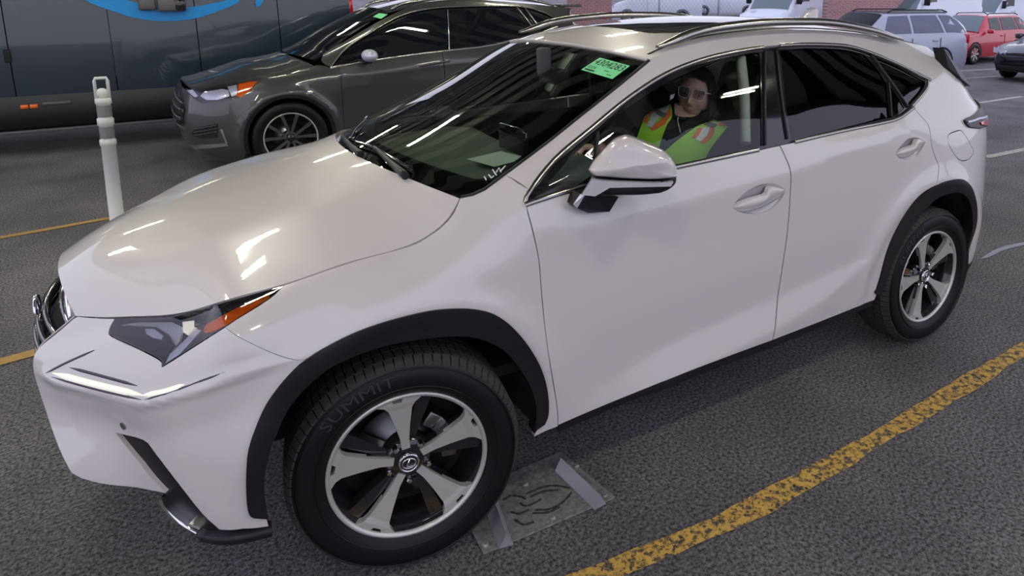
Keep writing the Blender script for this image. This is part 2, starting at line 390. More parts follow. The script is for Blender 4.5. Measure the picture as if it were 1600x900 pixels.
def body_fn(u, v):
    B1 = spline_basis(UK, u); B2 = spline_basis(VK, v); P = np.einsum('ni,ijk,nj->nk', B1, T, B2)
    x, z = P[:, 0], P[:, 2]
    # lower door facet: kicks outwards between the two creases, tapering to the rear arch
    xc = np.clip(x, .5, 2.3); zc, zl = CZ(xc), np.minimum(CL(xc), CZ(xc)-.001); a = np.clip((x-.50)/.45, 0, 1)*np.clip((2.2-x)/.06, 0, 1)*.30
    sf = lambda d, w=.006: w*np.logaddexp(0, d/w)
    P[:, 1] -= a*np.maximum(0, sf(zc-z)-(1+(zc-zl)/(zl-.02))*sf(zl-z))
    # shoulder crease
    zc = np.interp(x, [.3, 1, 1.6, 1.85, 2.3, 2.5], [.985, 1.012, 1.052, 1.088, 1.135, 1.15]); b = np.clip((x-.4)/.3, 0, 1)*np.clip((2.7-x)/.3, 0, 1)*.010
    P[:, 1] -= b*np.exp(-(np.sqrt((z-zc)**2+.008**2)-.008)/.05)
    if LIP is not None:      # rolled lip under the light guide, hollow below it
        d = v-np.interp(u, *LIP); f = np.clip((-.22-u)/.15, 0, 1)*np.clip((u+1.16)/.12, 0, 1)
        k = f*(.013*np.exp(-((d+.028)/.024)**2)-.012*np.exp(-((d+.16)/.07)**2)); P[:, 0] -= .6*k; P[:, 1] -= .8*k
    # arch flares
    for cx, cz, R in ((0, .36, .50), (2.63, .36, .50)):
        r = np.hypot(x-cx, z-cz); P[:, 1] -= .017*np.exp(-((r-R)/.055)**2)*np.clip((z-.25)/.3, 0, 1)*np.where(np.abs(x-cx) < .7, 1, 0)
    return P
S = Surf(body_fn, (-1.16, 4.05), (.16, 1.60), n=280)
for _ in range(2):
    q_ = S.inv([(83,583),(150,601),(223,618),(288,601),(352,581),(420,560)]); o_ = np.argsort(q_[:, 0]); LIP = (q_[o_, 0], q_[o_, 1])
S = Surf(body_fn, (-1.16, 4.05), (.16, 1.60), n=280)
suv = empty('suv_car', (0, 0, 0))
setk(suv, 'large pearl white suv filling the foreground, a driver seen behind its front window', 'car')
px = lambda pts, **k: S.inv(pts, **k)

# pixel-measured seams, carried onto the surface
g_hood = crv([(720,308),(708,335),(690,355),(672,368),(640,385),(550,410),(445,446)], 5)
g_lamp_top = crv([(445,446),(352.5,471),(300,488),(272,492.6),(225,495.5),(179,497)], 4)
g_nose = crv([(179,497),(150,497),(118,494)], 3)
arch_f = crv([(396.7,807.4),(389,801),(385.7,774),(385.7,738),(389,703.5),(399,672),(412.6,640),(426,618),(450,588),(480,560),(520,536),(560,517),(600,503),(640,492),(680,484),(720,481.6),(748,484),(772,491),(796,507),(816,528),(832,550),(844,572),(852,596),(856,620),(856.5,640),(855,651)], 3)
gap_fd = crv([(821,323),(830,355),(841,405),(845.6,460),(851,514),(857,558),(864,600),(870,638),(871.5,666)], 3)
gap_mid = crv([(1217.5,226),(1224.7,240),(1235.3,268),(1235,300),(1230.7,360),(1222,420),(1215,467.5),(1211.5,509.5),(1207,532)], 3)
gap_rear = crv([(1427.5,167.5),(1438,180),(1450,194),(1454,210),(1456,228),(1461,244),(1467,260),(1466,275),(1463.5,289.5)], 3)
arch_r = crv([(1369,452),(1376,429),(1383.6,400),(1392.5,375),(1406.7,346.7),(1424.5,320),(1442,302),(1463.5,289.5),(1477.8,283.6),(1495.6,280),(1506,282),(1516,291.6),(1522,306),(1525.5,325),(1525,346.7),(1520,366),(1512,388)], 3)
sill = crv([(871.5,665),(940,636),(1002,611),(1107,569.5),(1207,532),(1285,502),(1366,469.5)], 3)
chrome_top = crv([(820.5,316),(827,299),(867,248),(924.5,199.3),(982,152.5),(1040,115),(1098,92),(1155.7,78.8),(1206,71.5),(1255,68.6),(1305,69.5),(1332,73),(1360,81.5),(1405,100),(1455,125)], 4)
belt = crv([(820.5,320),(841,313),(905,294),(1057,261),(1218,227),(1280,212.5),(1330,201.5),(1380,191.5),(1405,184),(1427.5,167.5)], 4)
ws_edge = crv([(720,308),(750,300),(788,273),(850,227),(900,187),(960,139),(1016,92)], 4)
U = {k: px(v) for k, v in dict(hood=g_hood, ltop=g_lamp_top, nose=g_nose, archf=arch_f, gfd=gap_fd, gmid=gap_mid, grear=gap_rear, archr=arch_r, sill=sill).items()}
U['ctop'] = px(chrome_top, vr=(1.05, 1.6)); U['belt'] = px(belt, vr=(1.02, 1.4)); U['ws'] = px(ws_edge, vr=(1.1, 1.6))
U['gap_bf'] = px(crv([(352,511.5),(375,527),(425,551),(462,562),(479,561)], 4))     # bumper / fender seam
def upto(L, q): d = ((np.array(L)-np.array(q))**2).sum(1); return int(np.argmin(d))
ia = upto(arch_f, (479, 561))
lamp_px = loop([(179,497.5),(225,495.5),(272,493),(352.5,471.5),(420,452),(446,444.5)], [(446,444.5),(420,468.4),(350,511.6)], [(350,511.6),(300,543),(253,573)], [(253,573),(250,562.4),(218,545),(175,525),(171,514),(179,497.5)], n=5)
lamp_uv = px(lamp_px)
W = 'paint'
def off_uv(P): return [tuple(q) for q in P]
def cat(*a): return np.array([q for s in a for q in s])
# fender: from lamp tip back along hood gap, cowl, pillar joint, door gap, arch, bumper seam, lamp lower edge
u_joint = px([(788,273),(808,286),(827,297.5)], vr=(1.05, 1.6))
lamp_low = px(crv([(350,511.6),(420,468.4),(446,444.5)], 4))
iws = upto(ws_edge, (788, 273))
fender_ol = cat(U['hood'][::-1], U['ws'][1:iws], u_joint, px([(822, 318)], vr=(1.0, 1.3)), U['gfd'][1:], px([(853,673),(835,682)]), px([(837,669)]), U['archf'][ia:][::-1], U['gap_bf'][::-1][1:], lamp_low[1:-1])
panel('front_fender', S, fender_ol, M[W], suv, h=.028, mirror=True)
# doors
lcr = lambda x0, x1: None
def crease_line(u0, u1, CZ=CZ):
    us = np.linspace(u0, u1, 30); out = []
    for u in us:
        vv = np.linspace(.27, .75, 1500); P = S(np.full(1500, u), vv); k = np.argmin(np.abs(P[:, 2]-np.atleast_1d(CZ(u))[0])); out.append((u, vv[k]))
    return out
def crease_up(u0, u1):
    us = np.linspace(u0, u1, 30); out = []
    for u in us:
        vv = np.linspace(.9, 1.15, 900); P = S(np.full(900, u), vv); zc = np.interp(u, [.3, 1, 1.6, 1.85, 2.3, 2.5], [.985, 1.012, 1.052, 1.088, 1.135, 1.15]); out.append((u, vv[np.argmin(np.abs(P[:, 2]-zc))]))
    return out
ib = upto(belt, (1218, 227)); isl = upto(sill, (1207, 532))
fd = empty('front_door'); fd.parent = suv
door_f = cat(U['belt'][:ib+1], U['gmid'][1:], U['sill'][:isl+1][::-1][1:], U['gfd'][::-1][1:-1])
# a hair of gap between the panels
def shrink(P, e, c=None):
    P = np.array(P, float); n = len(P); out = []
    A = 0.5*sum(P[i][0]*P[(i+1) % n][1]-P[(i+1) % n][0]*P[i][1] for i in range(n)); sg = 1 if A > 0 else -1
    for i in range(n):
        a = P[i]-P[i-1]; b = P[(i+1) % n]-P[i]
        na = np.array([-a[1], a[0]])/(np.linalg.norm(a)+1e-9); nb = np.array([-b[1], b[0]])/(np.linalg.norm(b)+1e-9); k = na+nb; k = k/max(np.linalg.norm(k), .6)
        out.append(P[i]+sg*k*e)
    return np.array(out)
def handle(door, pts_out, hpts, cpt):
    """recess cup plus lever"""
    cu = px(pts_out); c = cu.mean(0)
    return cu
cup_f = px(loop([(1146,325),(1150,315),(1168,298),(1190,288),(1210,287),(1228.5,296)], [(1228.5,296),(1220,313),(1206,326),(1190,333),(1172,334.5),(1155,331),(1146,325)], n=5))
cup_r = px(loop([(1399,241),(1405,231),(1415,220),(1425,215),(1436,216),(1446,223)], [(1446,223),(1440,234),(1430,246),(1416,249.5),(1406,247.5),(1399,241)], n=5))
def cup_disp(cu, depth):
    c = cu.mean(0); a = np.cov((cu-c).T); w_, v_ = np.linalg.eigh(a); L = np.abs((cu-c)@v_).max(0)*1.0
    def f(u, v, P):
        q = (np.stack([u, v], 1)-c)@v_/L; r = (q**2).sum(1); return -depth*np.clip(1-r, 0, 1)**.7
    return f
def cup(name, cu, parent):
    panel(name, S, shrink(cu, .0), M[W], parent, h=.009, flange=0, disp=cup_disp(cu, .035), mirror=True)
fskin = panel('door_skin', S, shrink(door_f, .0036), M[W], suv, holes=[cup_f], lines=[crease_line(.60, 1.50, lambda u, d=d: CZ(u)+d) for d in (-.012, 0, .012)]+[crease_line(.80, 1.50, lambda u, d=d: CL(u)+d) for d in (-.010, 0, .012)]+[ crease_up(.5, 1.55)], h=.028, mirror=True)
for o in fskin: o.name = 'front_door'
FD_L, FD_R = fskin
irg = upto(arch_r, (1463.5, 289.5))
door_r = cat(U['belt'][ib:], U['grear'][1:], U['archr'][:irg][::-1], px([(1366,456),(1371,458)]), U['sill'][isl:][::-1], U['gmid'][::-1][1:-1])
rskin = panel('rear_door', S, shrink(door_r, .0036), M[W], suv, holes=[cup_r], lines=[crease_line(1.62, 2.14, lambda u, d=d: CZ(u)+d) for d in (-.012, 0, .012)]+[crease_line(1.62, 2.0, lambda u, d=d: CL(u)+d) for d in (-.010, 0, .012)]+[ crease_up(1.62, 2.35)], h=.028, mirror=True)
RD_L, RD_R = rskin
fd_ = fd; bpy.data.objects.remove(fd_)
for o, cu in ((FD_L, cup_f), (RD_L, cup_r)): panel('handle_recess', S, cu, M[W], o, h=.009, flange=0, disp=cup_disp(cu, .034))
# handle levers
def lever(parent, top, bot, lift=.018):
    t = px(top); b = px(bot); n = 14
    tt = crv(t, 6); bb = crv(b, 6); tt = tt[np.linspace(0, len(tt)-1, n).astype(int)]; bb = bb[np.linspace(0, len(bb)-1, n).astype(int)]; G = []
    for i in range(n):
        row = []; s = math.sin(PI*i/(n-1))
        for k in np.linspace(0, 1, 7):
            q = tt[i]*(1-k)+bb[i]*k; P = S([q[0]], [q[1]])[0]; N = S.normal(np.array([q[0]]), np.array([q[1]]))[0]
            row.append(P+N*(-.004+lift*(s**.5)*(.35+.65*math.sin(PI*min(1, k*1.15+.12)))))
        row.append(row[-1]-N*.02); row.insert(0, row[0]-N*.02); G.append(row)
    MB().grid(np.array(G)).build('door_handle', M[W], parent)
lever(FD_L, [(1147,324),(1162,314),(1184,307),(1196,303),(1201,292),(1215,293),(1228,297.5)], [(1147,325),(1155,331),(1168,331),(1190,324),(1206,316),(1220,307),(1228,298.5)])
lever(RD_L, [(1400,240),(1409,234),(1420,229),(1428,226),(1431,218),(1437,217.5),(1445,223.5)], [(1400,241),(1406,246),(1414,246),(1425,241),(1434,234),(1440,229),(1445,224.5)])
# body side: A pillar, cantrail, quarter
roof_v = lambda x0, x1, n: [(u, 1.60) for u in np.linspace(x0, x1, n)]
ulamp_r = px([(1527,176),(1504.7,188),(1507,193.5),(1512.5,199),(1531,201),(1541,207)])
uws_end = U['ws'][-1]
quarter_low = px([(1519,366.5),(1527,345),(1533,320),(1537.5,290)])
side_ol = cat([u_joint[0]], U['ws'][iws+1:], roof_v(uws_end[0]+.03, 3.17, 40), [(3.20, 1.5), (3.25, 1.38), (3.28, 1.25), (3.30, 1.15)],
              [(3.30, 1.10), (3.24, 1.08)], px([(1504.7,188),(1507,193.5),(1512.5,199),(1531,201)]), [(3.36, .99), (3.38, .85)], [(3.28, .72), (3.20, .64), (3.10, .52), (3.03, .45)],
              U['archr'][irg+1:-3][::-1], U['grear'][::-1], U['ctop'][::-1][:-2], [u_joint[-1]])
fuel = px(loop([(1480,214.5),(1484.5,208),(1498.5,203),(1504,205)], [(1504,205),(1512,217),(1520,231.6)], [(1520,231.6),(1521,240),(1512.5,250),(1503,252)], [(1503,252),(1495.4,247),(1483,228.5),(1480,214.5)], n=5))
BSL, BSR = panel('body_side', S, shrink(side_ol, .001), M[W], suv, holes=[fuel], h=.035, mirror=True)
panel('fuel_door', S, shrink(fuel, .0035), M[W], BSL, h=.03, flange=.008)
panel('fuel_pocket', S, fuel, M['dark'], BSL, h=.05, off=-.008, flange=0)
# rear bumper, tailgate (wraps to the centre and mirrored)
panel('rear_bumper', S, shrink(np.array([(3.03, .45)]+[(3.10, .52), (3.20, .64), (3.28, .72), (3.38, .80)]+[(u, .80) for u in np.linspace(3.45, 4.05, 10)]+[(u, .33) for u in np.linspace(4.05, 3.02, 14)]), .0015), M[W], suv, h=.04, mirror=True)
panel('rear_valance', S, np.array([(u, .33) for u in np.linspace(3.0, 4.05, 14)]+[(u, .24) for u in np.linspace(4.05, 3.0, 14)]), M['clad'], suv, h=.04, mirror=True, off=.004)
panel('tailgate', S, np.array([(3.38, .85), (3.36, .99)]+[(u, 1.0) for u in np.linspace(3.45, 4.05, 8)]+[(u, .81) for u in np.linspace(4.05, 3.42, 8)]), M[W], suv, h=.04, mirror=True)
panel('rear_window', S, np.array([(3.305, 1.15), (3.285, 1.25), (3.255, 1.38), (3.205, 1.5)]+[(u, 1.52) for u in np.linspace(3.3, 4.05, 8)]+[(u, 1.12) for u in np.linspace(4.05, 3.36, 8)]), M['gloss'], suv, h=.04, mirror=True)
panel('tailgate_ledge', S, np.array([(3.31, 1.10)]+[(u, 1.115) for u in np.linspace(3.36, 4.05, 8)]+[(u, 1.005) for u in np.linspace(4.05, 3.37, 8)]+[(3.365, 1.0)]), M[W], suv, h=.04, mirror=True)
# spoiler fin pieces beside the rear window
for s_ in (-1, 1):
    A = [aty(1457,74,-.60), aty(1470,92,-.62), aty(1486,112,-.64), aty(1500,134,-.68), aty(1484,121,-.70), aty(1465,105,-.66)]
    A = [np.array([p[0], p[1]*(-s_), p[2]]) for p in A]; MB().prism(A, (0.02, s_*.05, 0)).build('spoiler_fin', M['clad'], suv)
# tail lamps
M['lampshell'] = mat('smoked_lamp_shell', (.012, .010, .014), .35)
tl = px(loop([(1504.7,188),(1515,181),(1526.5,175.6)], [(1526.5,175.6),(1537,175.5),(1546,177.5)], [(1546,177.5),(1548,184)], [(1548,184),(1547,203),(1541,208)], [(1541,208),(1531,201),(1512.5,199),(1507,193.5),(1504.7,188)], n=4))
tl = cat(px([(1504.7,188),(1509,184.5)]), [(3.24, 1.085), (3.31, 1.10), (3.42, 1.12), (3.60, 1.10), (3.60, .98), (3.40, .93), (3.36, .985)], px([(1531,201),(1512.5,199),(1507,193.5)]))
TL = panel('tail_lamp', S, shrink(tl, .001), M['lampshell'], suv, h=.02, off=.012, mirror=True)
panel('red_lens', S, px([(1527,192),(1536,188.5),(1544,185),(1545,196),(1535,197),(1529,195.5)]), M['red'], TL[0], h=.02, off=.018)
panel('light_strip', S, px([(1507,190),(1524,185),(1545,180),(1545,182.5),(1525,187.5),(1509,192.5)]), M['silver'], TL[0], h=.02, off=.018)
# hood ------------------------------------------------------------------
E3 = cat(S(*U['nose'][::-1].T), S(*U['ltop'][::-1][1:].T), S(*U['hood'][::-1][1:].T))
o_ = np.argsort(E3[:, 0]); E3 = E3[o_]
EX = E3[:, 0]
def smooth_interp(x, X, Y, k=5, w_=.02):
    return sum(np.interp(x+d, X, Y) for d in np.linspace(-w_, w_, k))/k
hc = spl([-.83, -.76, -.68, -.6, -.52, -.42, -.3, -.1, .1, .26], [.030, .075, .105, .125, .130, .130, .122, .108, .082, .056])
hb = spl([-.83, -.45, -.1, .26], [-.055, -.02, -.05, -.19])
HK = [EX[0], -.74, -.66, -.56, -.44, -.30, -.12, .06, .15, .215, EX[-1]]
HC0 = spl([-.87, -.74, -.58, -.30, 0, .257], [.858, .945, 1.005, 1.082, 1.135, 1.166])
HY = spl(HK, [smooth_interp(k, EX, E3[:, 1], w_=.012) for k in HK]); HZ = spl(HK, [smooth_interp(k, EX, E3[:, 2], w_=.012) for k in HK])
def hood_fn(t, s):
    y0 = -HY(t); z0 = HZ(t); q = 1-np.abs(s)**2.4
    k = np.clip((t+.80)/.3, 0, 1); k = k*k*(3-2*k); k2 = np.clip((.22-t)/.4, 0, 1); k2 = k2*k2*(3-2*k2); ridge = .007*np.exp(-((np.abs(s)-.60)/.13)**2)*k*k2
    return np.stack([t+hb(t)*(1-np.abs(s)**2), y0*s, z0+(HC0(t)-z0)*q+ridge], 1)
HS = Surf(hood_fn, (EX[0], EX[-1]), (-1, 1), n=120, mtr=(1, .75))
hl = [(t, -.992) for t in np.linspace(EX[0]+.001, EX[-1]-.002, 60)]
HOOD = panel('hood', HS, np.array(hl+[(EX[-1]-.002, s) for s in np.linspace(-.95, .95, 40)]+[(t, .992) for t in np.linspace(EX[-1]-.002, EX[0]+.001, 60)]+[(EX[0]+.001, s) for s in np.linspace(.9, -.9, 24)]), M[W], suv, h=.03, flange=.035)
# windshield --------------------------------------------------------------
W3 = S(*px(crv([(720,308),(750,300),(788,273),(850,227),(900,187),(960,139),(1014,94)], 5), vr=(1.1, 1.6)).T)
wt = np.linspace(0, 1, len(W3)); wl = np.concatenate([[0], np.cumsum(np.linalg.norm(np.diff(W3, axis=0), axis=1))]); wl /= wl[-1]
def ws_fn(t, s):
    e = np.stack([np.interp(t, wl, W3[:, k]) for k in range(3)], 1); q = 1-np.abs(s)**2.2
    return np.stack([e[:, 0]-(.19-.13*t)*q, -e[:, 1]*s, e[:, 2]+(.035+.0*t)*q], 1)
WS = Surf(ws_fn, (0, 1), (-1, 1), n=100, mtr=(.95, .7))
WIND = panel('windshield', WS, np.array([(.02, s) for s in np.linspace(-.985, .985, 20)]+[(t, .985) for t in np.linspace(.05, .99, 16)]+[(.995, s) for s in np.linspace(.985, -.985, 20)]+[(t, -.985) for t in np.linspace(.99, .05, 16)]), M['glass_w'], suv, h=.05, flange=0, off=-.004)
bl = [(0, s) for s in np.linspace(-1, 1, 20)]+[(t, 1) for t in np.linspace(.05, .99, 16)]+[(1, s) for s in np.linspace(1, -1, 20)]+[(t, -1) for t in np.linspace(.99, .05, 16)]
ih = [(.13, s) for s in np.linspace(-.9, .9, 16)]+[(t, .955) for t in np.linspace(.16, .93, 16)]+[(.945, s) for s in np.linspace(.94, -.94, 16)]+[(t, -.955) for t in np.linspace(.93, .16, 16)]
panel('black_glass_border', WS, np.array(bl), M['gloss'], WIND, holes=[np.array(ih)], h=.04, flange=0, off=-.008)
strip('windshield_seal', WS(np.array([t for t in np.linspace(0, 1, 24)]), np.full(24, -1.0)), WS.normal(np.linspace(0, 1, 24), np.full(24, -.99)), .012, .004, M['clad'], suv, mirror=True)
strip('header_trim', WS(np.full(24, 1.0), np.linspace(-.98, .98, 24)), WS.normal(np.full(24, .99), np.linspace(-.98, .98, 24)), .010, .006, M[W], suv)
# cowl panel under the wipers: between the hood edge and the glass foot
ce = HS(np.full(30, EX[-1]-.004), np.linspace(-.99, .99, 30)); wf = WS(np.full(30, .10), np.linspace(-.99, .99, 30))
G = np.array([ce-np.array([0, 0, .028]), ce*.6+wf*.4-np.array([0, 0, .035]), wf-np.array([0, 0, .02])]); MB().grid(G).build('cowl', M['clad'], suv)
# roof -----------------------------------------------------------------------
RU = np.linspace(uws_end[0], 3.17, 60); R3 = S(RU, np.full(60, 1.60))
rc = spl([1.05, 1.3, 1.7, 2.2, 2.7, 3.1], [.036, .045, .050, .050, .055, .02])
def roof_fn(t, s):
    e = np.stack([np.interp(t, RU, R3[:, k]) for k in range(3)], 1); q = 1-np.abs(s)**2.3
    return np.stack([e[:, 0]-.055*q*np.clip((1.6-t)/.5, 0, 1), -e[:, 1]*s, e[:, 2]+rc(t)*q], 1)
RF = Surf(roof_fn, (RU[0], RU[-1]), (-1, 1), n=110, mtr=(1, .56))
sr = np.array([(1.30, s) for s in np.linspace(-.60, .60, 8)]+[(1.36, .72)]+[(t, .78) for t in np.linspace(1.42, 2.38, 10)]+[(2.45, .70)]+[(2.50, s) for s in np.linspace(.55, -.55, 8)]+[(2.45, -.70)]+[(t, -.78) for t in np.linspace(2.38, 1.42, 10)]+[(1.36, -.72)])
ROOF = panel('roof', RF, np.array([(RU[0]+.001, s) for s in np.linspace(-1, 1, 30)]+[(t, 1) for t in np.linspace(1.15, 3.1, 40)]+[(RU[-1], s) for s in np.linspace(1, -1, 20)]+[(t, -1) for t in np.linspace(3.1, 1.15, 40)]), M[W], suv, holes=[sr], h=.045, flange=.02)
panel('sunroof', RF, shrink(sr, .004), M['roofglass'], ROOF, h=.05, off=-.001, flange=.01)
for s_ in (-.93, .93):
    pts = RF(np.linspace(1.12, 3.0, 40), np.full(40, s_)); nn = RF.normal(np.linspace(1.12, 3.0, 40), np.full(40, s_)); strip('roof_ditch_trim', pts, nn, .012, .003, M['clad'], ROOF)
# roof rails
for s_ in (1, -1):
    t = np.linspace(0, 1, 30); xx = 1.13+t*1.60; zz = np.interp(xx, [1.10, 1.2, 1.36, 1.73, 2.15, 2.55, 2.72], [1.522, 1.582, 1.618, 1.640, 1.632, 1.572, 1.520]); zz = np.convolve(np.pad(zz, 2, 'edge'), np.ones(5)/5, 'valid')
    yy = np.interp(xx, [1.1, 1.4, 2.3, 2.75], [.598, .59, .585, .575]); hh = np.interp(t, [0, .06, .94, 1], [.006, .017, .017, .006]); ww = np.interp(t, [0, .08, .92, 1], [.012, .021, .021, .012])
    G = []
    for i in range(30): G.append([(xx[i], -s_*(yy[i]+ww[i]*a), zz[i]+hh[i]*b) for a, b in ((-1, -1), (-.9, .3), (-.5, .9), (0, 1), (.5, .9), (1, .2), (1, -1))])
    mb = MB().grid(np.array(G), closed_v=True); mb.add(G[0], [tuple(range(7))]); mb.add(G[-1], [tuple(range(7))])
    mb.build('roof_rail', M['satin'], suv)
# antenna
xa, za = 2.68, roof_fn(np.array([2.68]), np.array([0.]))[0, 2]
G = []
for t in np.linspace(0, 1, 14):
    h_ = .10*math.sin(PI*.5*min(1, t*1.2))**1.5 if t < .85 else .10*(1-((t-.85)/.15)**2*.15); wd = .022*math.sin(PI*(.08+.86*t))
    G.append([(xa-.14+.22*t, wd*a, za-.008+h_*b) for a, b in ((-1, 0), (-.8, .4), (-.35, .85), (0, 1), (.35, .85), (.8, .4), (1, 0))])
mb = MB().grid(np.array(G)); mb.add(G[-1], [tuple(range(7))]); mb.build('antenna_fin', M[W], suv)
# windows --------------------------------------------------------------------
dlo = cat(U['ctop'], U['belt'][::-1][:-1])
vw = dict(vr=(1.03, 1.6))
g_ql = px(loop([(838,308.5),(880,258),(932,207)], [(932,207),(930.5,248),(929,270)], [(929,270),(905,287),(870,299),(838,308.5)], n=4), **vw)
g_fr = px(loop([(937.5,202),(965,178.5),(1025.6,138),(1069,115),(1127,92),(1180,80.5)], [(1180,80.5),(1188,81),(1189.5,90)], [(1189.5,90),(1191.5,150),(1193,227)], [(1193,227),(1057,257),(935,288)], [(935,288),(936,240),(937.5,202)], n=4), **vw)
g_rr = px(loop([(1221,77.5),(1255,74.5),(1305,75),(1330,77.5),(1352,83)], [(1352,83),(1372,105),(1387,130)], [(1387,130),(1390,160),(1392.5,183)], [(1392.5,183),(1320,199.5),(1238,217)], [(1238,217),(1229,150),(1221,77.5)], n=4), **vw)
g_rt = px(loop([(1391.5,131),(1405,150),(1416,167.5)], [(1416,167.5),(1408,175),(1396,181)], [(1396,181),(1393.5,155),(1391.5,131)], n=4), **vw)
g_q = px(loop([(1370,88),(1405,102.5),(1445,124.5)], [(1445,124.5),(1447,132),(1440,144),(1424.5,164)], [(1424.5,164),(1400,128),(1370,88)], n=4), **vw)
FR = panel('window_frame', S, shrink(dlo, .001), M['gloss'], suv, holes=[g_ql, g_fr, g_rr, g_rt, g_q], h=.03, off=-.010, flange=.0, mirror=True)
for nm, gg, mm, par in (('quarterlight', g_ql, 'glass_s', FD_L), ('window_glass', g_fr, 'glass_s', FD_L), ('window_glass', g_rr, 'glass_t', RD_L), ('quarterlight', g_rt, 'glass_t', RD_L), ('quarter_window', g_q, 'glass_t', BSL)):
    a, b = panel(nm, S, shrink(gg, -.004), M[mm], par, h=.05, off=-.014, flange=0, mirror=True)
    b.parent = {FD_L: FD_R, RD_L: RD_R, BSL: BSR}[par]
def on(uv, off=0.0):
    uv = np.array(uv); return S(uv[:, 0], uv[:, 1])+S.normal(uv[:, 0], uv[:, 1])*off, S.normal(uv[:, 0], uv[:, 1])
i1 = upto(chrome_top, (1206, 71.5))
for a_, b_ in ((0, i1), (i1+1, len(chrome_top))):
    P_, N_ = on(U['ctop'][a_:b_], -.002); strip('window_chrome', P_, N_, .016, .006, M['satin'], FR[0], mirror=True)
P_, N_ = on(px(crv([(1449,126),(1446,140),(1424,166)], 5), **vw), 0); strip('window_chrome', P_, N_, [.020]*len(P_), .008, M['satin'], FR[0], mirror=True)
ib2 = upto(belt, (1218, 227))
for a_, b_ in ((0, ib2), (ib2+1, len(belt))):
    P_, N_ = on(U['belt'][a_:b_], 0.0); strip('belt_chrome', P_, N_, .019, .008, M['satin'], FR[0], mirror=True)
for q in ([(934,205),(932.5,250),(932,290)], [(1196,80),(1196,150),(1197,226)], [(1214,78),(1222,150),(1232,216)], [(1363,85),(1390,122),(1420,166)], [(1389.5,129),(1392,150),(1394,182)]):
    P_, N_ = on(px(crv(q, 5), **vw), -.006); strip('window_divider', P_, N_, .010 if q[0][0] > 1000 else .014, .007, M['clad'], FR[0], mirror=True)
# ------------------------------------------------------------------ front bumper, grille, lamps
lamp_out = cat(lamp_uv)
nose_edge = [(-1.155, v) for v in np.linspace(1.0, .43, 18)]
fog = px(loop([(180,676.7),(224,688),(241.5,707.5)], [(241.5,707.5),(278,755),(315,802)], [(315,802),(328,818),(343,828)], [(343,828),(300,808),(259,770.5)], [(259,770.5),(196,697),(180,676.7)], n=4))
bump_ol = cat(U['gap_bf'][::-1], px(crv([(350,512.5),(300,544),(253,574)], 4))[1:], px(crv([(253,574),(250,563.4),(218,546),(175,526),(171,514.5),(179,498)], 4))[1:], px([(150,497),(121,494.5)]), nose_edge,
               px([(128,748),(190,760),(259,770.5)]), px([(220,725),(180,676.7)]), px(crv([(180,676.7),(224,688),(241.5,707.5),(278,755),(315,802),(343,828)], 3))[1:], px([(380,826.5),(420,822.5),(417.4,811)]), px([(399,808)]), U['archf'][1:ia])
BL, BR = panel('front_bumper', S, shrink(bump_ol, .0015), M[W], suv, h=.02, mirror=True)
clad_low = cat(px([(180,676.7)]), px(crv([(224,688),(241.5,707.5),(278,755),(315,802),(343,828)], 3)), px([(380,826.5),(420,822.5),(426,834),(385,842),(350,847),(330,843),(311,830),(284,813),(262,792),(251,774),(259,770.5),(220,725)]))
panel('corner_vent', S, clad_low, M['clad'], BL, h=.02, off=-.012, flange=.02)
P_, N_ = on(px(crv([(253,777),(262,793),(284,813),(311,829)], 4)), .0); strip('chrome_blade', P_, N_, .008, .012, M['chrome'], BL)
# splitter under the corner
P_, N_ = on(px(crv([(318,838),(350,842),(385,838),(424,829)], 5)), -.004); strip('splitter', P_, N_, .03, .018, M['clad'], BL)
# day running light: light guide with dark grooves
for q, wd, mm, nm, of in (([(83,583),(150,601),(223,618)], .020, 'drl', 'light_guide', -.004), ([(223,618),(258,611),(288,601)], .016, 'drl', 'light_guide', -.004), ([(72,583),(105,566),(148,547)], .008, 'lampdark', 'groove', -.003), ([(80,589),(150,608),(222,625)], .008, 'lampdark', 'groove', -.004), ([(225,625),(290,604),(352,581)], .008, 'lampdark', 'groove', -.004), ([(108,574),(160,588),(215,603)], .010, 'lampdark', 'groove', -.004)):
    P_, N_ = on(px(crv(q, 6)), of); wds = wd*np.clip(np.minimum(np.linspace(.15, 6, len(P_)), np.linspace(6, .15, len(P_))), 0, 1); strip(nm, P_, N_, list(wds), .005 if mm != 'drl' else .007, M[mm], BL)
P_, N_ = on(px([(193, 665)]), 0); sn = MB()
th = np.linspace(0, 2*PI, 16, endpoint=False); a_ = np.cross(N_[0], (0, 0, 1)); a_ /= np.linalg.norm(a_); b_ = np.cross(N_[0], a_)
sn.prism([P_[0]+.011*(math.cos(t)*a_+math.sin(t)*b_) for t in th], N_[0]*.003); sn.build('parking_sensor', M['satin'], BL)
